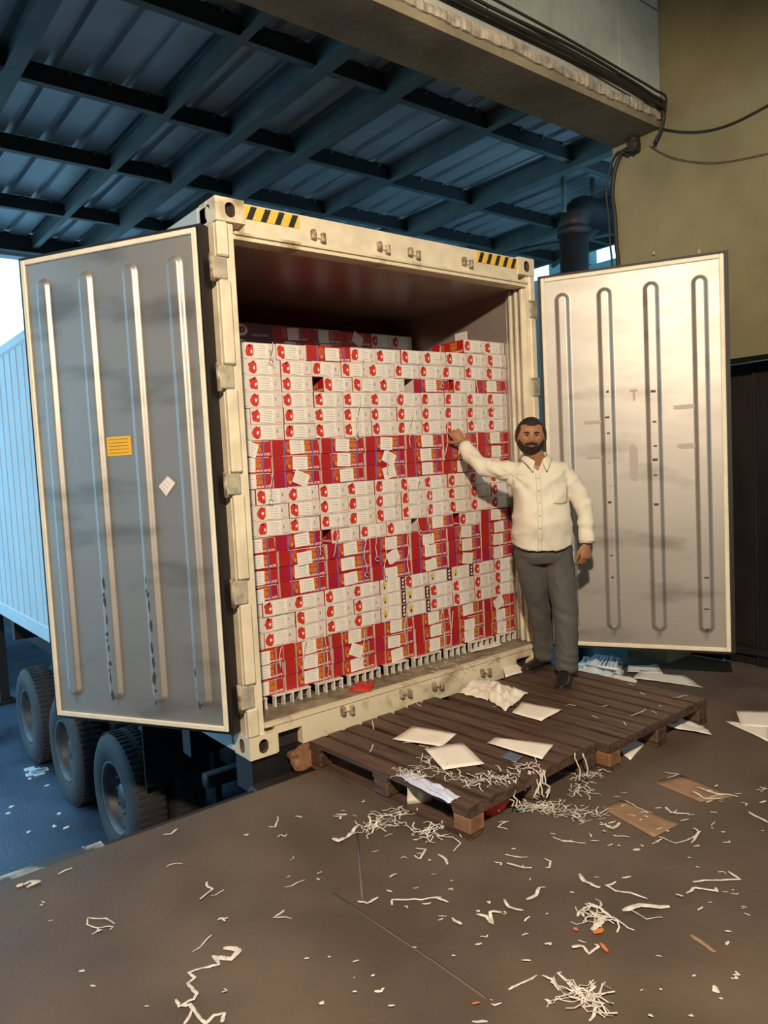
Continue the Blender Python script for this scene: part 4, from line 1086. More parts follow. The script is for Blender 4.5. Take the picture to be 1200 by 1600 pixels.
heap('strap_heap', [(400, 1102, 4), (470, 1086, 6), (560, 1068, 6)], 14, .09, .003, 'few white cords lying along the left part of the sill', z=.167, seed=15)
# cords hanging off the pallet front edge
hr = random.Random(8)
CU = [790, 798, 806, 822, 826, 830, 834, 838, 842, 846, 895, 908, 760, 770]
for k, u in enumerate([790, 798, 806, 822, 826, 830, 834, 838, 842, 846, 895, 908, 760, 770]):
    p = at_z(u, 1206 if u < 850 and u > 800 else (1222 if u < 800 else 1178), PT); pts = []
    y0 = p.y - .012; ln = .10 + hr.random() * .04
    for s in range(7):
        pts.append(Vector((p.x + .012 * math.sin(s * 1.1 + k) + .004 * s * hr.uniform(-1, 1), y0 - .006 - .004 * s, PT + .012 - ln * s / 6)))
    bb = MB(); bb.tube(pts, .0038, M_strip, seg=5); bb.build('white_cord', None, label='white cord hanging over the pallet front edge, %s of fourteen from left' % NUM[1 + sorted(CU).index(u)], cat='cord', group='white cords hanging over the pallet front edge')
# small scattered crumbs and scraps
SCR = []
rr = random.Random(99)
areas = [((520, 1160), (1260, 1330), 38), ((860, 1190), (1230, 1330), 42), ((620, 1180), (1330, 1480), 44), ((380, 620), (1250, 1400), 12), ((60, 420), (1400, 1590), 10), ((420, 1190), (1480, 1595), 26)]
AL = ['left of and before the left pallet corner', 'around the cardboard pieces on the right', 'in the middle of the floor before the pallets', 'on the floor below the container corner', 'on the left foreground floor', 'in the foreground near the bottom edge']
for ai, ((u0, u1), (v0, v1), n) in enumerate(areas):
    for k in range(n):
        u = rr.uniform(u0, u1); v = rr.uniform(v0, v1)
        P = at_z(u, v, FZ)
        if P.y > DE - .05 or (.25 < P.x < 2.45 and P.y > -1.35): continue
        ln = rr.uniform(3, 13); a = rr.uniform(-.9, .6)
        pts = [(u, v), (u + ln * math.cos(a), v + ln * .5 * math.sin(a))]
        if rr.random() < .5: pts.append((pts[-1][0] + rr.uniform(-6, 6), pts[-1][1] + rr.uniform(-4, 4)))
        strip(pts, rr.uniform(.0025, .0065), label='tiny white crumb ' + AL[ai], group='tiny white crumbs ' + AL[ai], sub=2)
PSL = {}
for k, (u, v, du, dv) in enumerate([(540, 1113, 28, -3), (581, 1125, 3, 16), (583, 1165, -5, 14), (629, 1162, 16, -2), (655, 1165, 20, 6), (650, 1100, 8, 6), (672, 1150, 14, 5), (716, 1035, 12, 8), (980, 1069, 12, 3), (940, 1106, 10, -3), (985, 1120, 24, -8), (1018, 1112, 8, 4), (1050, 1093, 24, -5), (1030, 1103, 4, 2), (900, 1105, -16, -2), (975, 1130, 4, 6), (1000, 1085, 8, 2), (925, 1120, 10, 4), (770, 1105, 5, 3), (705, 1070, 7, -5)]):
    strip([(u, v), (u + du, v + dv)], .0045, z=PT, label='%s small white strip on the %s, counted %s' % (ORD[k + 1], 'pallet boards' if v > 1080 else 'boards near the sill', 'outward from the left post'), group='small white strips on the pallet boards', sub=3, cat='scrap')
# bits on the yard ground
for k in range(9):
    u = rr.uniform(5, 130); v = rr.uniform(1190, 1330)
    P = at_z(u, v, YZ)
    bb = MB(); q_ = [Vector((P.x + rr.uniform(.008, .03) * math.cos(a_), P.y + rr.uniform(.008, .03) * math.sin(a_), YZ + .001)) for a_ in [k_ * PI / 4 for k_ in range(8)]]; bb.prism(q_, (0, 0, .004), M_label)
    bb.build('yard_scrap', None, label='pale scrap on the wet yard ground beside the trailer wheels', cat='scrap', group='pale scraps on the yard ground')
bb = MB()
for k in range(9):
    P = at_z(rr.uniform(40, 62), rr.uniform(1206, 1215), YZ); bb.bbox(P.x, P.x + .10, P.y, P.y + .08, YZ, YZ + .012, M_film, .003)
bb.build('film_scrap', None, label='shiny film scrap on the yard between the second and third wheels', cat='scrap')

# ------------------------------------------------------------------ cables
def cab(name, pts, r, label, cat='cable', group=None, m=M_cable, parent=None):
    P = [Vector(p) for p in pts]; Q = []
    for i in range(len(P) - 1):
        p0 = P[max(i - 1, 0)]; p1 = P[i]; p2 = P[i + 1]; p3 = P[min(i + 2, len(P) - 1)]
        for k in range(6):
            t = k / 6; Q.append(.5 * ((2 * p1) + (p2 - p0) * t + (2 * p0 - 5 * p1 + 4 * p2 - p3) * t * t + (3 * p1 - p0 - 3 * p2 + p3) * t ** 3))
    Q.append(P[-1]); bb = MB(); bb.tube(Q, r, m, seg=8); return bb.build(name, parent, label=label, cat=cat, group=group)
def on_wall(u, v): return at_x(u, v, WX - .02)
beamline = [(-2.6, 4.06), (-1.0, 4.03), (.2, 4.06), (.9, 4.01), (1.5, 3.995), (2.2, 3.99), (2.8, 3.97), (3.1, 3.95)]
cb = empty('cable_bundle', (3.2, -.54, 3.9), label='bundle of black cables along the crumbled lower edge of the grey plastered wall', cat='cables')
for j, (dz, r) in enumerate(((0, .015), (.028, .010), (-.022, .009), (.046, .008))):
    pts = [(x - 3.2, .0 - .012 * j, z - 3.9 + dz + .008 * math.sin(x * 3 + j)) for x, z in beamline]
    pts += [(.04, -.005 - .012 * j, .02 + dz), (.062 - .006 * j, .01, -.10), (.058 - .008 * j, .07 - .01 * j, -.20)]
    o = cab('cable', pts, r, None, None); o.parent = cb
jp = [on_wall(u, v) for u, v in ((992, 240), (975, 235), (962, 262), (957, 300), (961, 340), (963, 380), (966, 412), (967, 470))]
cab('drop_cable', jp, .016, 'thick black cable looping down the yellow wall edge behind the right door')
cab('drop_cable', [p + Vector((-.012, .045, 0)) for p in jp], .008, 'thin black cable beside the thick one down the yellow wall edge')
cab('wall_wire', [on_wall(u, v) for u, v in ((1000, 190), (1030, 200), (1070, 206), (1110, 203), (1150, 190), (1200, 164), (1260, 130))], .006, 'sagging black wire crossing the yellow wall near the top right')
cab('wall_wire', [on_wall(u, v) for u, v in ((1015, 228), (1050, 246), (1100, 254), (1150, 250), (1230, 232))], .0028, 'faint thin wire sagging below the black one on the yellow wall')
p = on_wall(993, 228); lump('junction_box', (p.x - .02, p.y, p.z), (.05, .05, .07), M_cable, 2, 'black knot of cables and junction box at the beam end', 'junction box', amp=.3)
for u, v in ((1020, 392), (1090, 392)):
    p = on_wall(u, v); 
    bb = MB(); bb.bbox(p.x, p.x + .022, p.y - .012, p.y + .012, p.z - .03, p.z + .03, M_rust, .004); bb.build('wall_bolt', None, label='small rusty bolt on the yellow wall above the right door, %s' % ('left' if u < 1050 else 'right'), cat='bolt')

#PERSON
# ------------------------------------------------------------------ the man
MAN_O = Vector((1.98, -0.40, PT)); MAN_A = math.atan2(-.6266, .7794)
def eval_mesh(me, mods):
    o = bpy.data.objects.new('tmp', me); COL.objects.link(o)
    for t, kw in mods:
        m = o.modifiers.new('m', t)
        for k, v in kw.items(): setattr(m, k, v)
    dg = bpy.context.evaluated_depsgraph_get(); r = bpy.data.meshes.new_from_object(o.evaluated_get(dg))
    bpy.data.objects.remove(o); return r
def hring(c, rx, ry, p=2.4, n=36, zf=None):
    out = []
    for k in range(n):
        a = 2 * PI * k / n; ca, sa = math.cos(a), math.sin(a)
        x = rx * abs(ca) ** (2 / p) * (1 if ca > 0 else -1); y = ry * abs(sa) ** (2 / p) * (1 if sa > 0 else -1)
        out.append(Vector((c[0] + x, c[1] + y, c[2] + (zf(x / rx, y / ry) if zf else 0))))
    return out
def loft(bb, rings, m):
    n = len(rings[0]); vs = [v for r in rings for v in r]
    fs = [(i * n + j, i * n + (j + 1) % n, (i + 1) * n + (j + 1) % n, (i + 1) * n + j) for i in range(len(rings) - 1) for j in range(n)]
    fs += [tuple(range(n))[::-1], tuple((len(rings) - 1) * n + j for j in range(n))]
    bb.add(vs, fs, m, True)
def limb(bb, pts, m, seg=18, sub=4):
    P = [Vector(p[:3]) for p in pts]; R_ = [p[3] for p in pts]; Q = []; q = []
    for i in range(len(P) - 1):
        p0 = P[max(i - 1, 0)]; p1 = P[i]; p2 = P[i + 1]; p3 = P[min(i + 2, len(P) - 1)]
        for k in range(sub):
            t = k / sub; Q.append(.5 * ((2 * p1) + (p2 - p0) * t + (2 * p0 - 5 * p1 + 4 * p2 - p3) * t * t + (3 * p1 - p0 - 3 * p2 + p3) * t ** 3)); s_ = t * t * (3 - 2 * t); q.append(R_[i] * (1 - s_) + R_[i + 1] * s_)
    Q.append(P[-1]); q.append(R_[-1]); bb.tube(Q, q, m, seg=seg)
def ball(bb, c, r, m, seg=20):
    vs = []; fs = []
    for j in range(seg + 1):
        ph = PI * j / seg
        for i in range(seg): 
            a = 2 * PI * i / seg; vs.append(Vector((c[0] + r[0] * math.sin(ph) * math.cos(a), c[1] + r[1] * math.sin(ph) * math.sin(a), c[2] + r[2] * math.cos(ph))))
    for j in range(seg):
        for i in range(seg): fs.append((j * seg + i, (j + 1) * seg + i, (j + 1) * seg + (i + 1) % seg, j * seg + (i + 1) % seg))
    bb.add(vs, fs, m, True)
def solid(bb, vox, smooth=4, fac=.5):
    me = bb.mesh('x'); bm = bmesh.new(); bm.from_mesh(me); bmesh.ops.remove_doubles(bm, verts=bm.verts[:], dist=1e-5)
    bmesh.ops.recalc_face_normals(bm, faces=bm.faces[:]); bm.to_mesh(me); bm.free()
    r = eval_mesh(me, [('REMESH', dict(mode='VOXEL', voxel_size=vox, use_smooth_shade=True)), ('SMOOTH', dict(iterations=smooth, factor=fac))])
    r.materials.clear(); r.materials.append(bb.mats[0]); return r
def displace(me, fn):
    me.update(); nor = [Vector(v.normal) for v in me.vertices]
    for v, n in zip(me.vertices, nor): v.co = v.co + n * fn(v.co, n)
    me.update()
man = empty('person', MAN_O, label='man in a cream shirt and grey trousers standing with one raised hand on the cartons', cat='person')
man.rotation_euler = (0, 0, MAN_A)

HC = Vector((-.076, -.02, 1.598))
def sg(x, c, s): return math.exp(-((x - c) / s) ** 2)
def head_pt(th, ph, off=0.0, ox=0.0):
    nx, ny, nz = math.sin(ph) * math.sin(th), -math.sin(ph) * math.cos(th), math.cos(ph)      # th=0 faces -y
    jaw = max(0, -nz)
    x = nx * (.0930 - .008 * jaw ** 1.2 + .002 * sg(nz, .3, .4)) ; y = ny * (.098 if ny > 0 else .092); z = nz * .118
    if ny > 0: y *= 1 - .22 * jaw; 
    else: y *= 1 - .06 * jaw
    f = max(0, -ny)
    d = 0
    d += .026 * math.exp(-(x / .0125) ** 2) * (sg(z, -.024, .014) + .45 * sg(z, -.002, .018)) * f
    d += .009 * (sg(x, .013, .009) + sg(x, -.013, .009)) * sg(z, -.028, .009) * f
    d += .005 * sg(z, .026, .010) * f * math.exp(-(x / .05) ** 4)
    d -= .010 * (math.exp(-((x - .031) / .016) ** 2) + math.exp(-((x + .031) / .016) ** 2)) * sg(z, .009, .011) * f
    d += .004 * (math.exp(-((x - .044) / .02) ** 2) + math.exp(-((x + .044) / .02) ** 2)) * sg(z, -.024, .02) * f
    d += .006 * sg(x, 0, .022) * sg(z, -.054, .010) * f
    d -= .004 * sg(x, 0, .022) * sg(z, -.0545, .003) * f
    d += .007 * sg(x, 0, .02) * sg(z, -.086, .014) * f
    n = Vector((nx, ny, nz)); p = Vector((x, y, z)) + Vector((0, -1, 0)) * d + n * off
    return p
HR = Euler((math.radians(4), math.radians(3), math.radians(-7)), 'XYZ').to_matrix()
def head_mesh(bb, m, off, keep=None, nt=96, np_=72):
    pts = [[head_pt(2 * PI * i / nt, PI * j / np_, off(2 * PI * i / nt, PI * j / np_) if callable(off) else off) for i in range(nt)] for j in range(np_ + 1)]
    vs = [HC + HR @ p for row in pts for p in row]; fs = []
    for j in range(np_):
        for i in range(nt):
            c = (pts[j][i] + pts[j + 1][(i + 1) % nt]) / 2
            if keep is None or keep(c): fs.append((j * nt + i, (j + 1) * nt + i, (j + 1) * nt + (i + 1) % nt, j * nt + (i + 1) % nt))
    bb.add(vs, fs, m, True)

# body: one continuous surface
B1 = MB()
head_mesh(B1, M_skin, 0.0, nt=72, np_=60)
limb(B1, [(-.02, .045, 1.38, .062), (-.03, .035, 1.44, .058), (-.055, .015, 1.50, .056), (-.07, .005, 1.55, .055)], M_skin)
for sx in (-1, 1):
    c = HC + HR @ Vector((sx * .0915, .004, -.006)); ball(B1, c, (.010, .019, .029), M_skin, 12)
rg = []
for z, cx, cy, rx, ry in ((.82, .0, .10, .14, .10), (.95, -.003, .10, .15, .12), (1.08, -.006, .08, .15, .125), (1.2, -.01, .065, .145, .11), (1.3, -.012, .06, .15, .10), (1.37, -.015, .055, .14, .085), (1.41, -.018, .05, .10, .065), (1.44, -.022, .045, .06, .055)):
    rg.append(hring((cx, cy, z), rx, ry))
loft(B1, rg, M_skin)
ARM_R = [(-.15, .08, 1.37), (-.27, .115, 1.392), (-.385, .15, 1.432), (-.438, .235, 1.512), (-.474, .305, 1.592)]
ARM_L = [(.140, .055, 1.345), (.208, .045, 1.25), (.256, .03, 1.135), (.264, .005, 1.01), (.252, -.015, .895)]
for A_, rs in ((ARM_R, (.055, .046, .040, .036, .027)), (ARM_L, (.055, .046, .040, .036, .028))):
    limb(B1, [(*p, r) for p, r in zip(A_, rs)], M_skin)
LEG_R = [(-.085, .11, .86), (-.064, .15, .68), (-.016, .215, .46), (.018, .295, .25), (.038, .355, .085)]
LEG_L = [(.090, .10, .86), (.105, .085, .68), (.122, .055, .45), (.122, .045, .25), (.115, .045, .085)]
for A_ in (LEG_R, LEG_L): limb(B1, [(*p, r) for p, r in zip(A_, (.085, .075, .054, .048, .038))], M_skin)
me_body = solid(B1, .0048, 3, .4)
# hands: finer surface, joined into the body mesh
def hand(W, d, nrm, side, curls, thumb, spread=.0):
    """W wrist, d towards knuckles, nrm = back-of-hand normal, side = towards the thumb"""
    d = Vector(d).normalized(); side = Vector(side); side = (side - d * side.dot(d)).normalized(); nrm0 = d.cross(side).normalized()
    if nrm0.dot(Vector(nrm)) < 0: nrm0 = -nrm0
    nrm = nrm0; bb = MB(); W = Vector(W)
    def el(c, a, b_):
        return [c + side * a * math.cos(t) + nrm * b_ * math.sin(t) for t in [2 * PI * k / 20 for k in range(20)]]
    rings = [el(W - d * .03, .026, .021), el(W, .027, .020), el(W + d * .025, .034, .019), el(W + d * .055, .040, .017), el(W + d * .082, .041, .0145), el(W + d * .094, .036, .010)]
    loft(bb, rings, M_skin)
    Ls = [(.042, .026, .022), (.046, .030, .023), (.043, .028, .022), (.034, .021, .019)]
    for i in range(4):
        off = (.0305 - .0203 * i); base_ = W + d * (.083 - .003 * abs(i - 1)) + side * off
        ang = 0; p = base_ - d * .015; fd = (d + side * spread * (1.5 - i)).normalized(); pts = [(*p, .0098)]; p = base_; pts.append((*p, .0098))
        r = .0094 if i < 3 else .0082
        for k, L_ in enumerate(Ls[i]):
            ang += math.radians(curls[i][k]); dirv = fd * math.cos(ang) - nrm * math.sin(ang); p = p + dirv * L_; pts.append((*p, r - .0010 * k))
        limb(bb, pts, M_skin, seg=12, sub=3)
    p = W + d * .018 + side * .024; pts = [(*(p - side * .012), .013), (*p, .014)]
    for (td, L_, r) in thumb:
        v = (d * td[0] + side * td[1] - nrm * td[2]).normalized(); p = p + v * L_; pts.append((*p, r))
    limb(bb, pts, M_skin, seg=12, sub=3)
    return solid(bb, .0024, 3, .45)
hR = hand(ARM_R[-1], (-.55, .30, .78), (.25, -.85, .25), (-.8, .0, -.45), [(14, 46, 28), (34, 56, 34), (50, 60, 38), (60, 60, 40)], [((.62, .75, .25), .040, .0125), ((.75, .55, .45), .032, .0105), ((.85, .25, .55), .026, .009)], .03)
hL = hand(ARM_L[-1], (-.06, -.06, -1), (.40, -.92, 0), (-.92, -.40, 0), [(30, 36, 22), (34, 40, 25), (38, 42, 26), (42, 42, 26)], [((.82, .50, .30), .038, .0125), ((.92, .18, .35), .030, .0105), ((.95, .02, .35), .024, .009)], .01)
bmj = bmesh.new()
for m_ in (me_body, hR, hL): bmj.from_mesh(m_)
me = bpy.data.meshes.new('body'); bmj.to_mesh(me); bmj.free(); me.materials.append(M_skin)
me.polygons.foreach_set('use_smooth', [True] * len(me.polygons)); me.polygons.foreach_set('material_index', [0] * len(me.polygons)); me.update()
body = put('body', me, man)

# hair, beard, brows, eyes, mouth
def hair_keep(c):
    x, y, z = c
    hl = .070 + .010 * math.exp(-((abs(x) - .045) / .018) ** 2) if y < -.03 else (.070 - (y + .03) * 2.7 if y < .0 else -.012 - y * .75)
    if abs(x) > .070 and y < -.03: hl = min(hl, .045 - (abs(x) - .070) * 2.5)
    return z > hl
b_ = MB(); head_mesh(b_, M_hair, lambda t, p: .0050 + .0012 * noise.noise(Vector((t * 9, p * 9, 1))), hair_keep)
me = eval_mesh(b_.mesh('hair'), [('SOLIDIFY', dict(thickness=.008, offset=-1)), ('SMOOTH', dict(iterations=2, factor=.4))]); put('hair', me, body)
def beard_keep(c):
    x, y, z = c; ax = abs(x)
    if y > .012: return False
    if ax > .080: return z < .012 and z > -.115 and y > -.035
    top = -.046 - .012 * math.exp(-((ax - .03) / .012) ** 2) if ax < .040 else -.058 + (ax - .040) * 1.15
    mus = ax < .038 and -.050 < z < -.033 - ax * .12
    if mus: return True
    if ax < .019 and -.063 < z < -.048: return False
    return z < top
b_ = MB(); head_mesh(b_, M_beard, lambda t, p: .0026 + .0010 * noise.noise(Vector((t * 14, p * 14, 5))), beard_keep)
me = eval_mesh(b_.mesh('beard'), [('SOLIDIFY', dict(thickness=.007, offset=-1)), ('SMOOTH', dict(iterations=1, factor=.4))]); put('beard', me, body)
def hp(x, y, z): return HC + HR @ Vector((x, y, z))
for s in (-1, 1):
    b_ = MB(); b_.tube([hp(s * x, y, z) for x, y, z in ((.013, -.0955, .0245), (.024, -.0945, .0295), (.036, -.089, .0300), (.050, -.077, .0245))], [.0030, .0042, .0038, .0018], M_hair, seg=8); put('eyebrow', b_.mesh('eyebrow'), body)
    b_ = MB(); ball(b_, hp(s * .031, -.0765, .0095), (.0115, .0090, .0060), M_eye, 14); e = put('eye', b_.mesh('eye'), body)
    b_ = MB(); ball(b_, hp(s * .031 + .001, -.0842, .0090), (.0052, .0026, .0048), M_iris, 12); put('iris', b_.mesh('iris'), e)
    b_ = MB(); b_.tube([hp(s * x, y, z) for x, y, z in ((.018, -.0845, .0100), (.025, -.0880, .0148), (.034, -.0872, .0152), (.044, -.0800, .0110))], [.0012, .0022, .0022, .0012], M_beard, seg=6); put('eyelid', b_.mesh('eyelid'), body)
b_ = MB(); b_.tube([hp(x, y, z) for x, y, z in ((-.019, -.089, -.0535), (-.008, -.0965, -.0505), (0, -.0972, -.0515), (.008, -.0965, -.0505), (.019, -.089, -.0535))], [.0012, .0032, .0030, .0032, .0012], M_lip, seg=8)
b_.tube([hp(x, y, z) for x, y, z in ((-.017, -.089, -.0565), (-.006, -.0965, -.0600), (.006, -.0965, -.0600), (.017, -.089, -.0565))], [.0012, .0042, .0042, .0012], M_lip, seg=8)
put('mouth', b_.mesh('mouth'), body, kind=None)

# shirt
S = MB()
def hem(xr, yr): return .030 * abs(xr) ** 2 + (.014 if yr > 0 else -.012 * (1 - abs(xr)))
rg = [hring((-.004, .095, .868), .194, .150, 2.5, zf=hem)]
for z, cx, cy, rx, ry in ((.93, -.004, .09, .192, .158), (.99, -.005, .08, .190, .166), (1.05, -.007, .072, .186, .168), (1.12, -.010, .066, .180, .158), (1.19, -.012, .062, .176, .146), (1.26, -.012, .06, .178, .137), (1.32, -.012, .06, .184, .127), (1.365, -.012, .058, .178, .110), (1.40, -.010, .056, .166, .094), (1.422, -.014, .05, .134, .080), (1.45, -.026, .042, .074, .070), (1.475, -.032, .036, .066, .064)):
    rg.append(hring((cx, cy, z), rx, ry, 2.4))
loft(S, rg, M_shirt)
limb(S, [(*ARM_R[0], .076), (*ARM_R[1], .064), (*ARM_R[2], .057), (*ARM_R[3], .049), (-.462, .282, 1.566, .042)], M_shirt)
limb(S, [(*ARM_L[0], .074), (*ARM_L[1], .064), (*ARM_L[2], .057), (*ARM_L[3], .051), (.257, -.012, .905, .045)], M_shirt)
limb(S, [(.02, .055, 1.392, .054), (.09, .055, 1.372, .066), (.150, .055, 1.345, .072)], M_shirt)
limb(S, [(-.10, .07, 1.30, .075), (-.20, .09, 1.355, .066)], M_shirt)
me = solid(S, .0062, 7, .5)
def folds(co, n):
    x, y, z = co; d = 0
    rz = lambda v: 1 - abs(v)
    q = noise.noise(Vector((x * 5 + z * 3, y * 3, z * 7 - x * 6)))
    d += .0085 * rz(q * 2.2) * (1 - min(1, abs(q) * .3)) - .0055
    d += .0040 * noise.noise(Vector((x * 16 + z * 9, y * 9, z * 14 - x * 9)))
    if x < -.19: d += .0050 * math.sin((x * 60 + z * 45) + 3 * noise.noise(co * 9)) * min(1, (-.19 - x) * 12)                # sleeve rucks
    if x > .19: d += .0042 * min(1, (x - .19) * 25) * math.sin(z * 62 + 4 * noise.noise(co * 8)) * (1 if z < 1.15 else max(.15, 1 - (z - 1.15) * 6))
    dd = math.hypot(x + .155, z - 1.27)
    d += .006 * math.exp(-(dd / .12) ** 2) * math.sin(math.atan2(z - 1.36, x + .2) * 9)
    d += .0038 * min(1, max(0, (1.08 - z) * 8)) * math.sin((x * 30 + z * 20) + 2 * noise.noise(co * 6))
    return d
displace(me, folds)
# open neck, cuffs and hem: remove the closing caps
bm = bmesh.new(); bm.from_mesh(me); dele = []
cR = Vector((-.462, .282, 1.566)); aR = (cR - Vector(ARM_R[3])).normalized(); cLf = Vector((.257, -.012, .905)); aL = (cLf - Vector(ARM_L[3])).normalized()
for f in bm.faces:
    c = f.calc_center_median(); n_ = f.normal
    if c.y < .03 and c.z > 1.375 and abs(c.x + .046 + (c.z - 1.375) * .05) < (c.z - 1.375) * .62: dele.append(f)
    elif c.z > 1.458 and abs(c.x + .032) < .082: dele.append(f)
    elif (c - cR).length < .06 and (c - cR).dot(aR) > -.004: dele.append(f)
    elif (c - cLf).length < .06 and (c - cLf).dot(aL) > -.004: dele.append(f)
    elif c.z < .91 and n_.z < -.6: dele.append(f)
bmesh.ops.delete(bm, geom=dele, context='FACES'); bm.to_mesh(me); bm.free()
me = eval_mesh(me, [('SOLIDIFY', dict(thickness=.0025, offset=1))]); me.polygons.foreach_set('use_smooth', [True] * len(me.polygons))
shirt = put('shirt', me, man)
shirt_pts = [v.co.copy() for v in me.vertices]
def front_y(x, z):
    best = None
    for v in shirt_pts:
        if v.y < .04 and abs(v.x - x) < .009 and abs(v.z - z) < .009:
            if best is None or v.y < best: best = v.y
    return best if best is not None else -.09
# placket, buttons, pocket
vs = []; zz = [1.37 - i * .0125 for i in range(41)]
for z in zz:
    cx = -.048 - .012 * (1.37 - z); yy = min(front_y(cx - .01, z), front_y(cx + .01, z)) - .0022
    vs += [Vector((cx - .015, yy + .0012, z)), Vector((cx + .015, yy + .0005, z)), Vector((cx + .0165, yy + .003, z))]
b_ = MB(); b_.add(vs, [(3 * i + j, 3 * i + 3 + j, 3 * i + 4 + j, 3 * i + 1 + j) for i in range(40) for j in (0, 1)], M_shirt, True)
pl = put('placket', eval_mesh(b_.mesh('placket'), [('SOLIDIFY', dict(thickness=.0018, offset=0))]), shirt)
for i in range(6):
    z = 1.335 - i * .078; cx = -.048 - .012 * (1.37 - z); yy = front_y(cx, z) - .0065
    b_ = MB(); b_.tube([(cx, yy, z), (cx, yy + .003, z)], .0055, M_button, seg=10); b_.build('button', shirt)
vs = []; nxp, nzp = 9, 10
for j in range(nzp):
    for i in range(nxp):
        x = .035 + .105 * i / (nxp - 1); z = 1.285 - .115 * j / (nzp - 1) - (.012 * (1 - abs(i - 4) / 4) if j == nzp - 1 else 0); vs.append(Vector((x, front_y(x, z) - .0028, z)))
b_ = MB(); b_.add(vs, [(j * nxp + i, (j + 1) * nxp + i, (j + 1) * nxp + i + 1, j * nxp + i + 1) for j in range(nzp - 1) for i in range(nxp - 1)], M_shirt, True)
put('pocket', eval_mesh(b_.mesh('pocket'), [('SMOOTH', dict(iterations=3, factor=.5)), ('SOLIDIFY', dict(thickness=.0022, offset=0))]), shirt)
# collar
NC = Vector((-.036, .032, 0)); vs = []; n = 44; ks = 6
for i in range(n + 1):
    t = i / n; a = math.radians(-90 + 17 + (360 - 34) * t)     # from just right of front all the way round
    fr = abs(2 * t - 1)                                          # 1 at the open front, 0 at the nape
    for k in range(ks):
        s = k / (ks - 1)
        if s < .35: q = s / .35; r = .068 + .003 * q; z = 1.445 + (.045 * (1 - fr ** 3) + .012) * q * (1) + .012 * (1 - fr)
        else: q = (s - .35) / .65; r = .071 + .036 * q * (.75 + .5 * fr ** 6); z = 1.445 + (.045 * (1 - fr ** 3) + .012) + .012 * (1 - fr) - q * (.040 + .040 * fr ** 8)
        tw = (math.radians(5) * q * fr ** 6 if s >= .35 else 0)
        aa = a + (tw if t < .5 else -tw)
        vs.append(NC + Vector((math.cos(aa) * r, math.sin(aa) * r * .98 - .004 * fr, z - .008 * fr)))
b_ = MB(); b_.add(vs, [(i * ks + k, (i + 1) * ks + k, (i + 1) * ks + k + 1, i * ks + k + 1) for i in range(n) for k in range(ks - 1)], M_shirt, True)
put('collar', eval_mesh(b_.mesh('collar'), [('SUBSURF', dict(levels=1)), ('SOLIDIFY', dict(thickness=.0035, offset=1))]), shirt)
# cuffs
for c0, ax, r in ((cR, aR, .0435), (cLf, aL, .0465)):
    b_ = MB(); P = [c0 + ax * s for s in (-.055, -.050, -.02, .006)]
    b_.tube(P, [r + .001, r + .0035, r + .001, r - .001], M_shirt, seg=28, closed_ends=False)
    put('cuff', eval_mesh(b_.mesh('cuff'), [('SOLIDIFY', dict(thickness=.003, offset=0))]), shirt)
# trousers
Tm = MB()
loft(Tm, [hring((.003, .105, z), rx, ry, 2.5) for z, rx, ry in ((.775, .13, .11), (.83, .178, .128), (.88, .182, .132), (.93, .176, .130), (.97, .165, .122))], M_trous)
limb(Tm, [(*LEG_R[0], .106), (*LEG_R[1], .097), (*LEG_R[2], .075), (*LEG_R[3], .068), (.034, .352, .070, .068)], M_trous)
limb(Tm, [(*LEG_L[0], .106), (*LEG_L[1], .098), (*LEG_L[2], .082), (*LEG_L[3], .074), (.116, .048, .062, .073)], M_trous)
me = solid(Tm, .0068, 7, .5)
def tfold(co, n):
    x, y, z = co
    d = .0045 * (1 - abs(noise.noise(Vector((x * 6, y * 5, z * 5 + x * 6)) * 2)) * 2) - .002 + .002 * noise.noise(co * 15)
    d += .0045 * math.sin(z * 80 + x * 25 + 5 * noise.noise(co * 7)) * max(0, 1 - z / .24)
    d += .0035 * math.sin(abs(x - .0) * 30 + z * 38 + 2 * noise.noise(co * 5)) * max(0, min(1, (z - .66) * 8))
    d += .0028 * math.sin(z * 55 + x * 40 + 4 * noise.noise(co * 6)) * math.exp(-((z - .46) / .07) ** 2)
    return d
displace(me, tfold)
put('trousers', me, man)
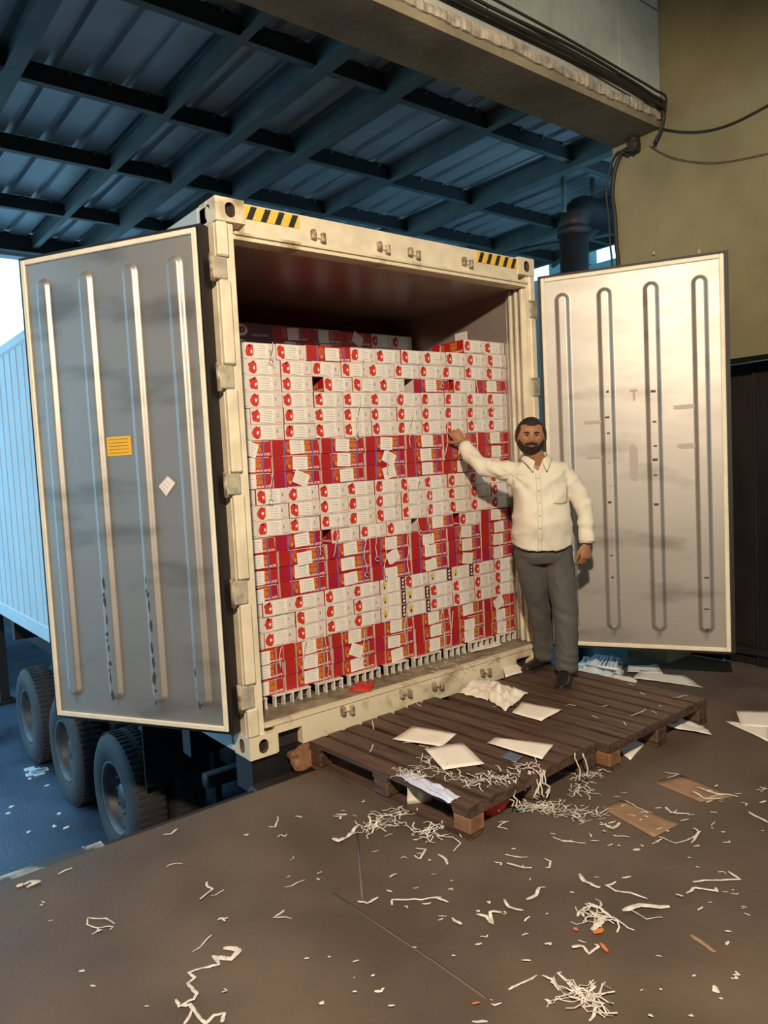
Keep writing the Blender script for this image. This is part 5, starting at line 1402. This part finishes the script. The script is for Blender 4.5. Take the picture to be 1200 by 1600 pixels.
b_ = MB(); b_.tube([(.168, .03, .87), (.178, .035, .80), (.182, .045, .74)], .0016, M_hair, seg=5); b_.build('pocket_seam', bpy.data.objects['trousers'])
# shoes
def shoe(heel, toe, name):
    heel = Vector(heel); toe = Vector(toe); d = (toe - heel); L_ = d.length; d.normalize(); sd = Vector((d.y, -d.x, 0))
    bb = MB(); prof = [(0, .026, .012, .052), (.02, .034, .014, .085), (.06, .037, .014, .100), (.10, .037, .014, .092), (.14, .041, .014, .072), (.18, .048, .014, .058), (.22, .047, .014, .050), (.25, .040, .014, .042), (.272, .026, .014, .034), (.282, .010, .016, .026)]
    rings = []
    for s, wd, z0, z1 in prof:
        c = heel + d * s * L_ / .285; rg_ = []
        for k in range(24):
            a = 2 * PI * k / 24; ca, sa = math.cos(a), math.sin(a)
            zc = (z0 + z1) / 2; hz = (z1 - z0) / 2
            rg_.append(c + sd * wd * abs(ca) ** .75 * (1 if ca > 0 else -1) + Vector((0, 0, zc + hz * abs(sa) ** (.6 if sa < 0 else 1) * (1 if sa > 0 else -1))))
        rings.append(rg_)
    loft(bb, rings, M_shoe)
    me = eval_mesh(bb.mesh('shoe'), [('SUBSURF', dict(levels=1))]); o = put('shoe', me, man)
    b2 = MB(); pts = []
    for s, wd, z0, z1 in prof: pts.append(heel + d * s * L_ / .285 + sd * (wd + .004))
    for s, wd, z0, z1 in reversed(prof): pts.append(heel + d * s * L_ / .285 - sd * (wd + .004))
    b2.prism([(p.x, p.y, .001) for p in pts], (0, 0, .016), M_sole); put('sole', b2.mesh('sole'), o)
    b3 = MB(); c = heel + d * .13 * L_ / .285
    b3.tube([c + sd * .036 + Vector((0, 0, .060)), c + sd * .02 + Vector((0, 0, .082)), c + Vector((0, 0, .087)), c - sd * .02 + Vector((0, 0, .082)), c - sd * .036 + Vector((0, 0, .060))], .0045, M_sole, seg=6); put('shoe_strap', b3.mesh('shoe_strap'), o)
shoe((.082, .405, 0), (-.135, .250, 0), 'r'); shoe((.135, .105, 0), (.020, -.175, 0), 'l')
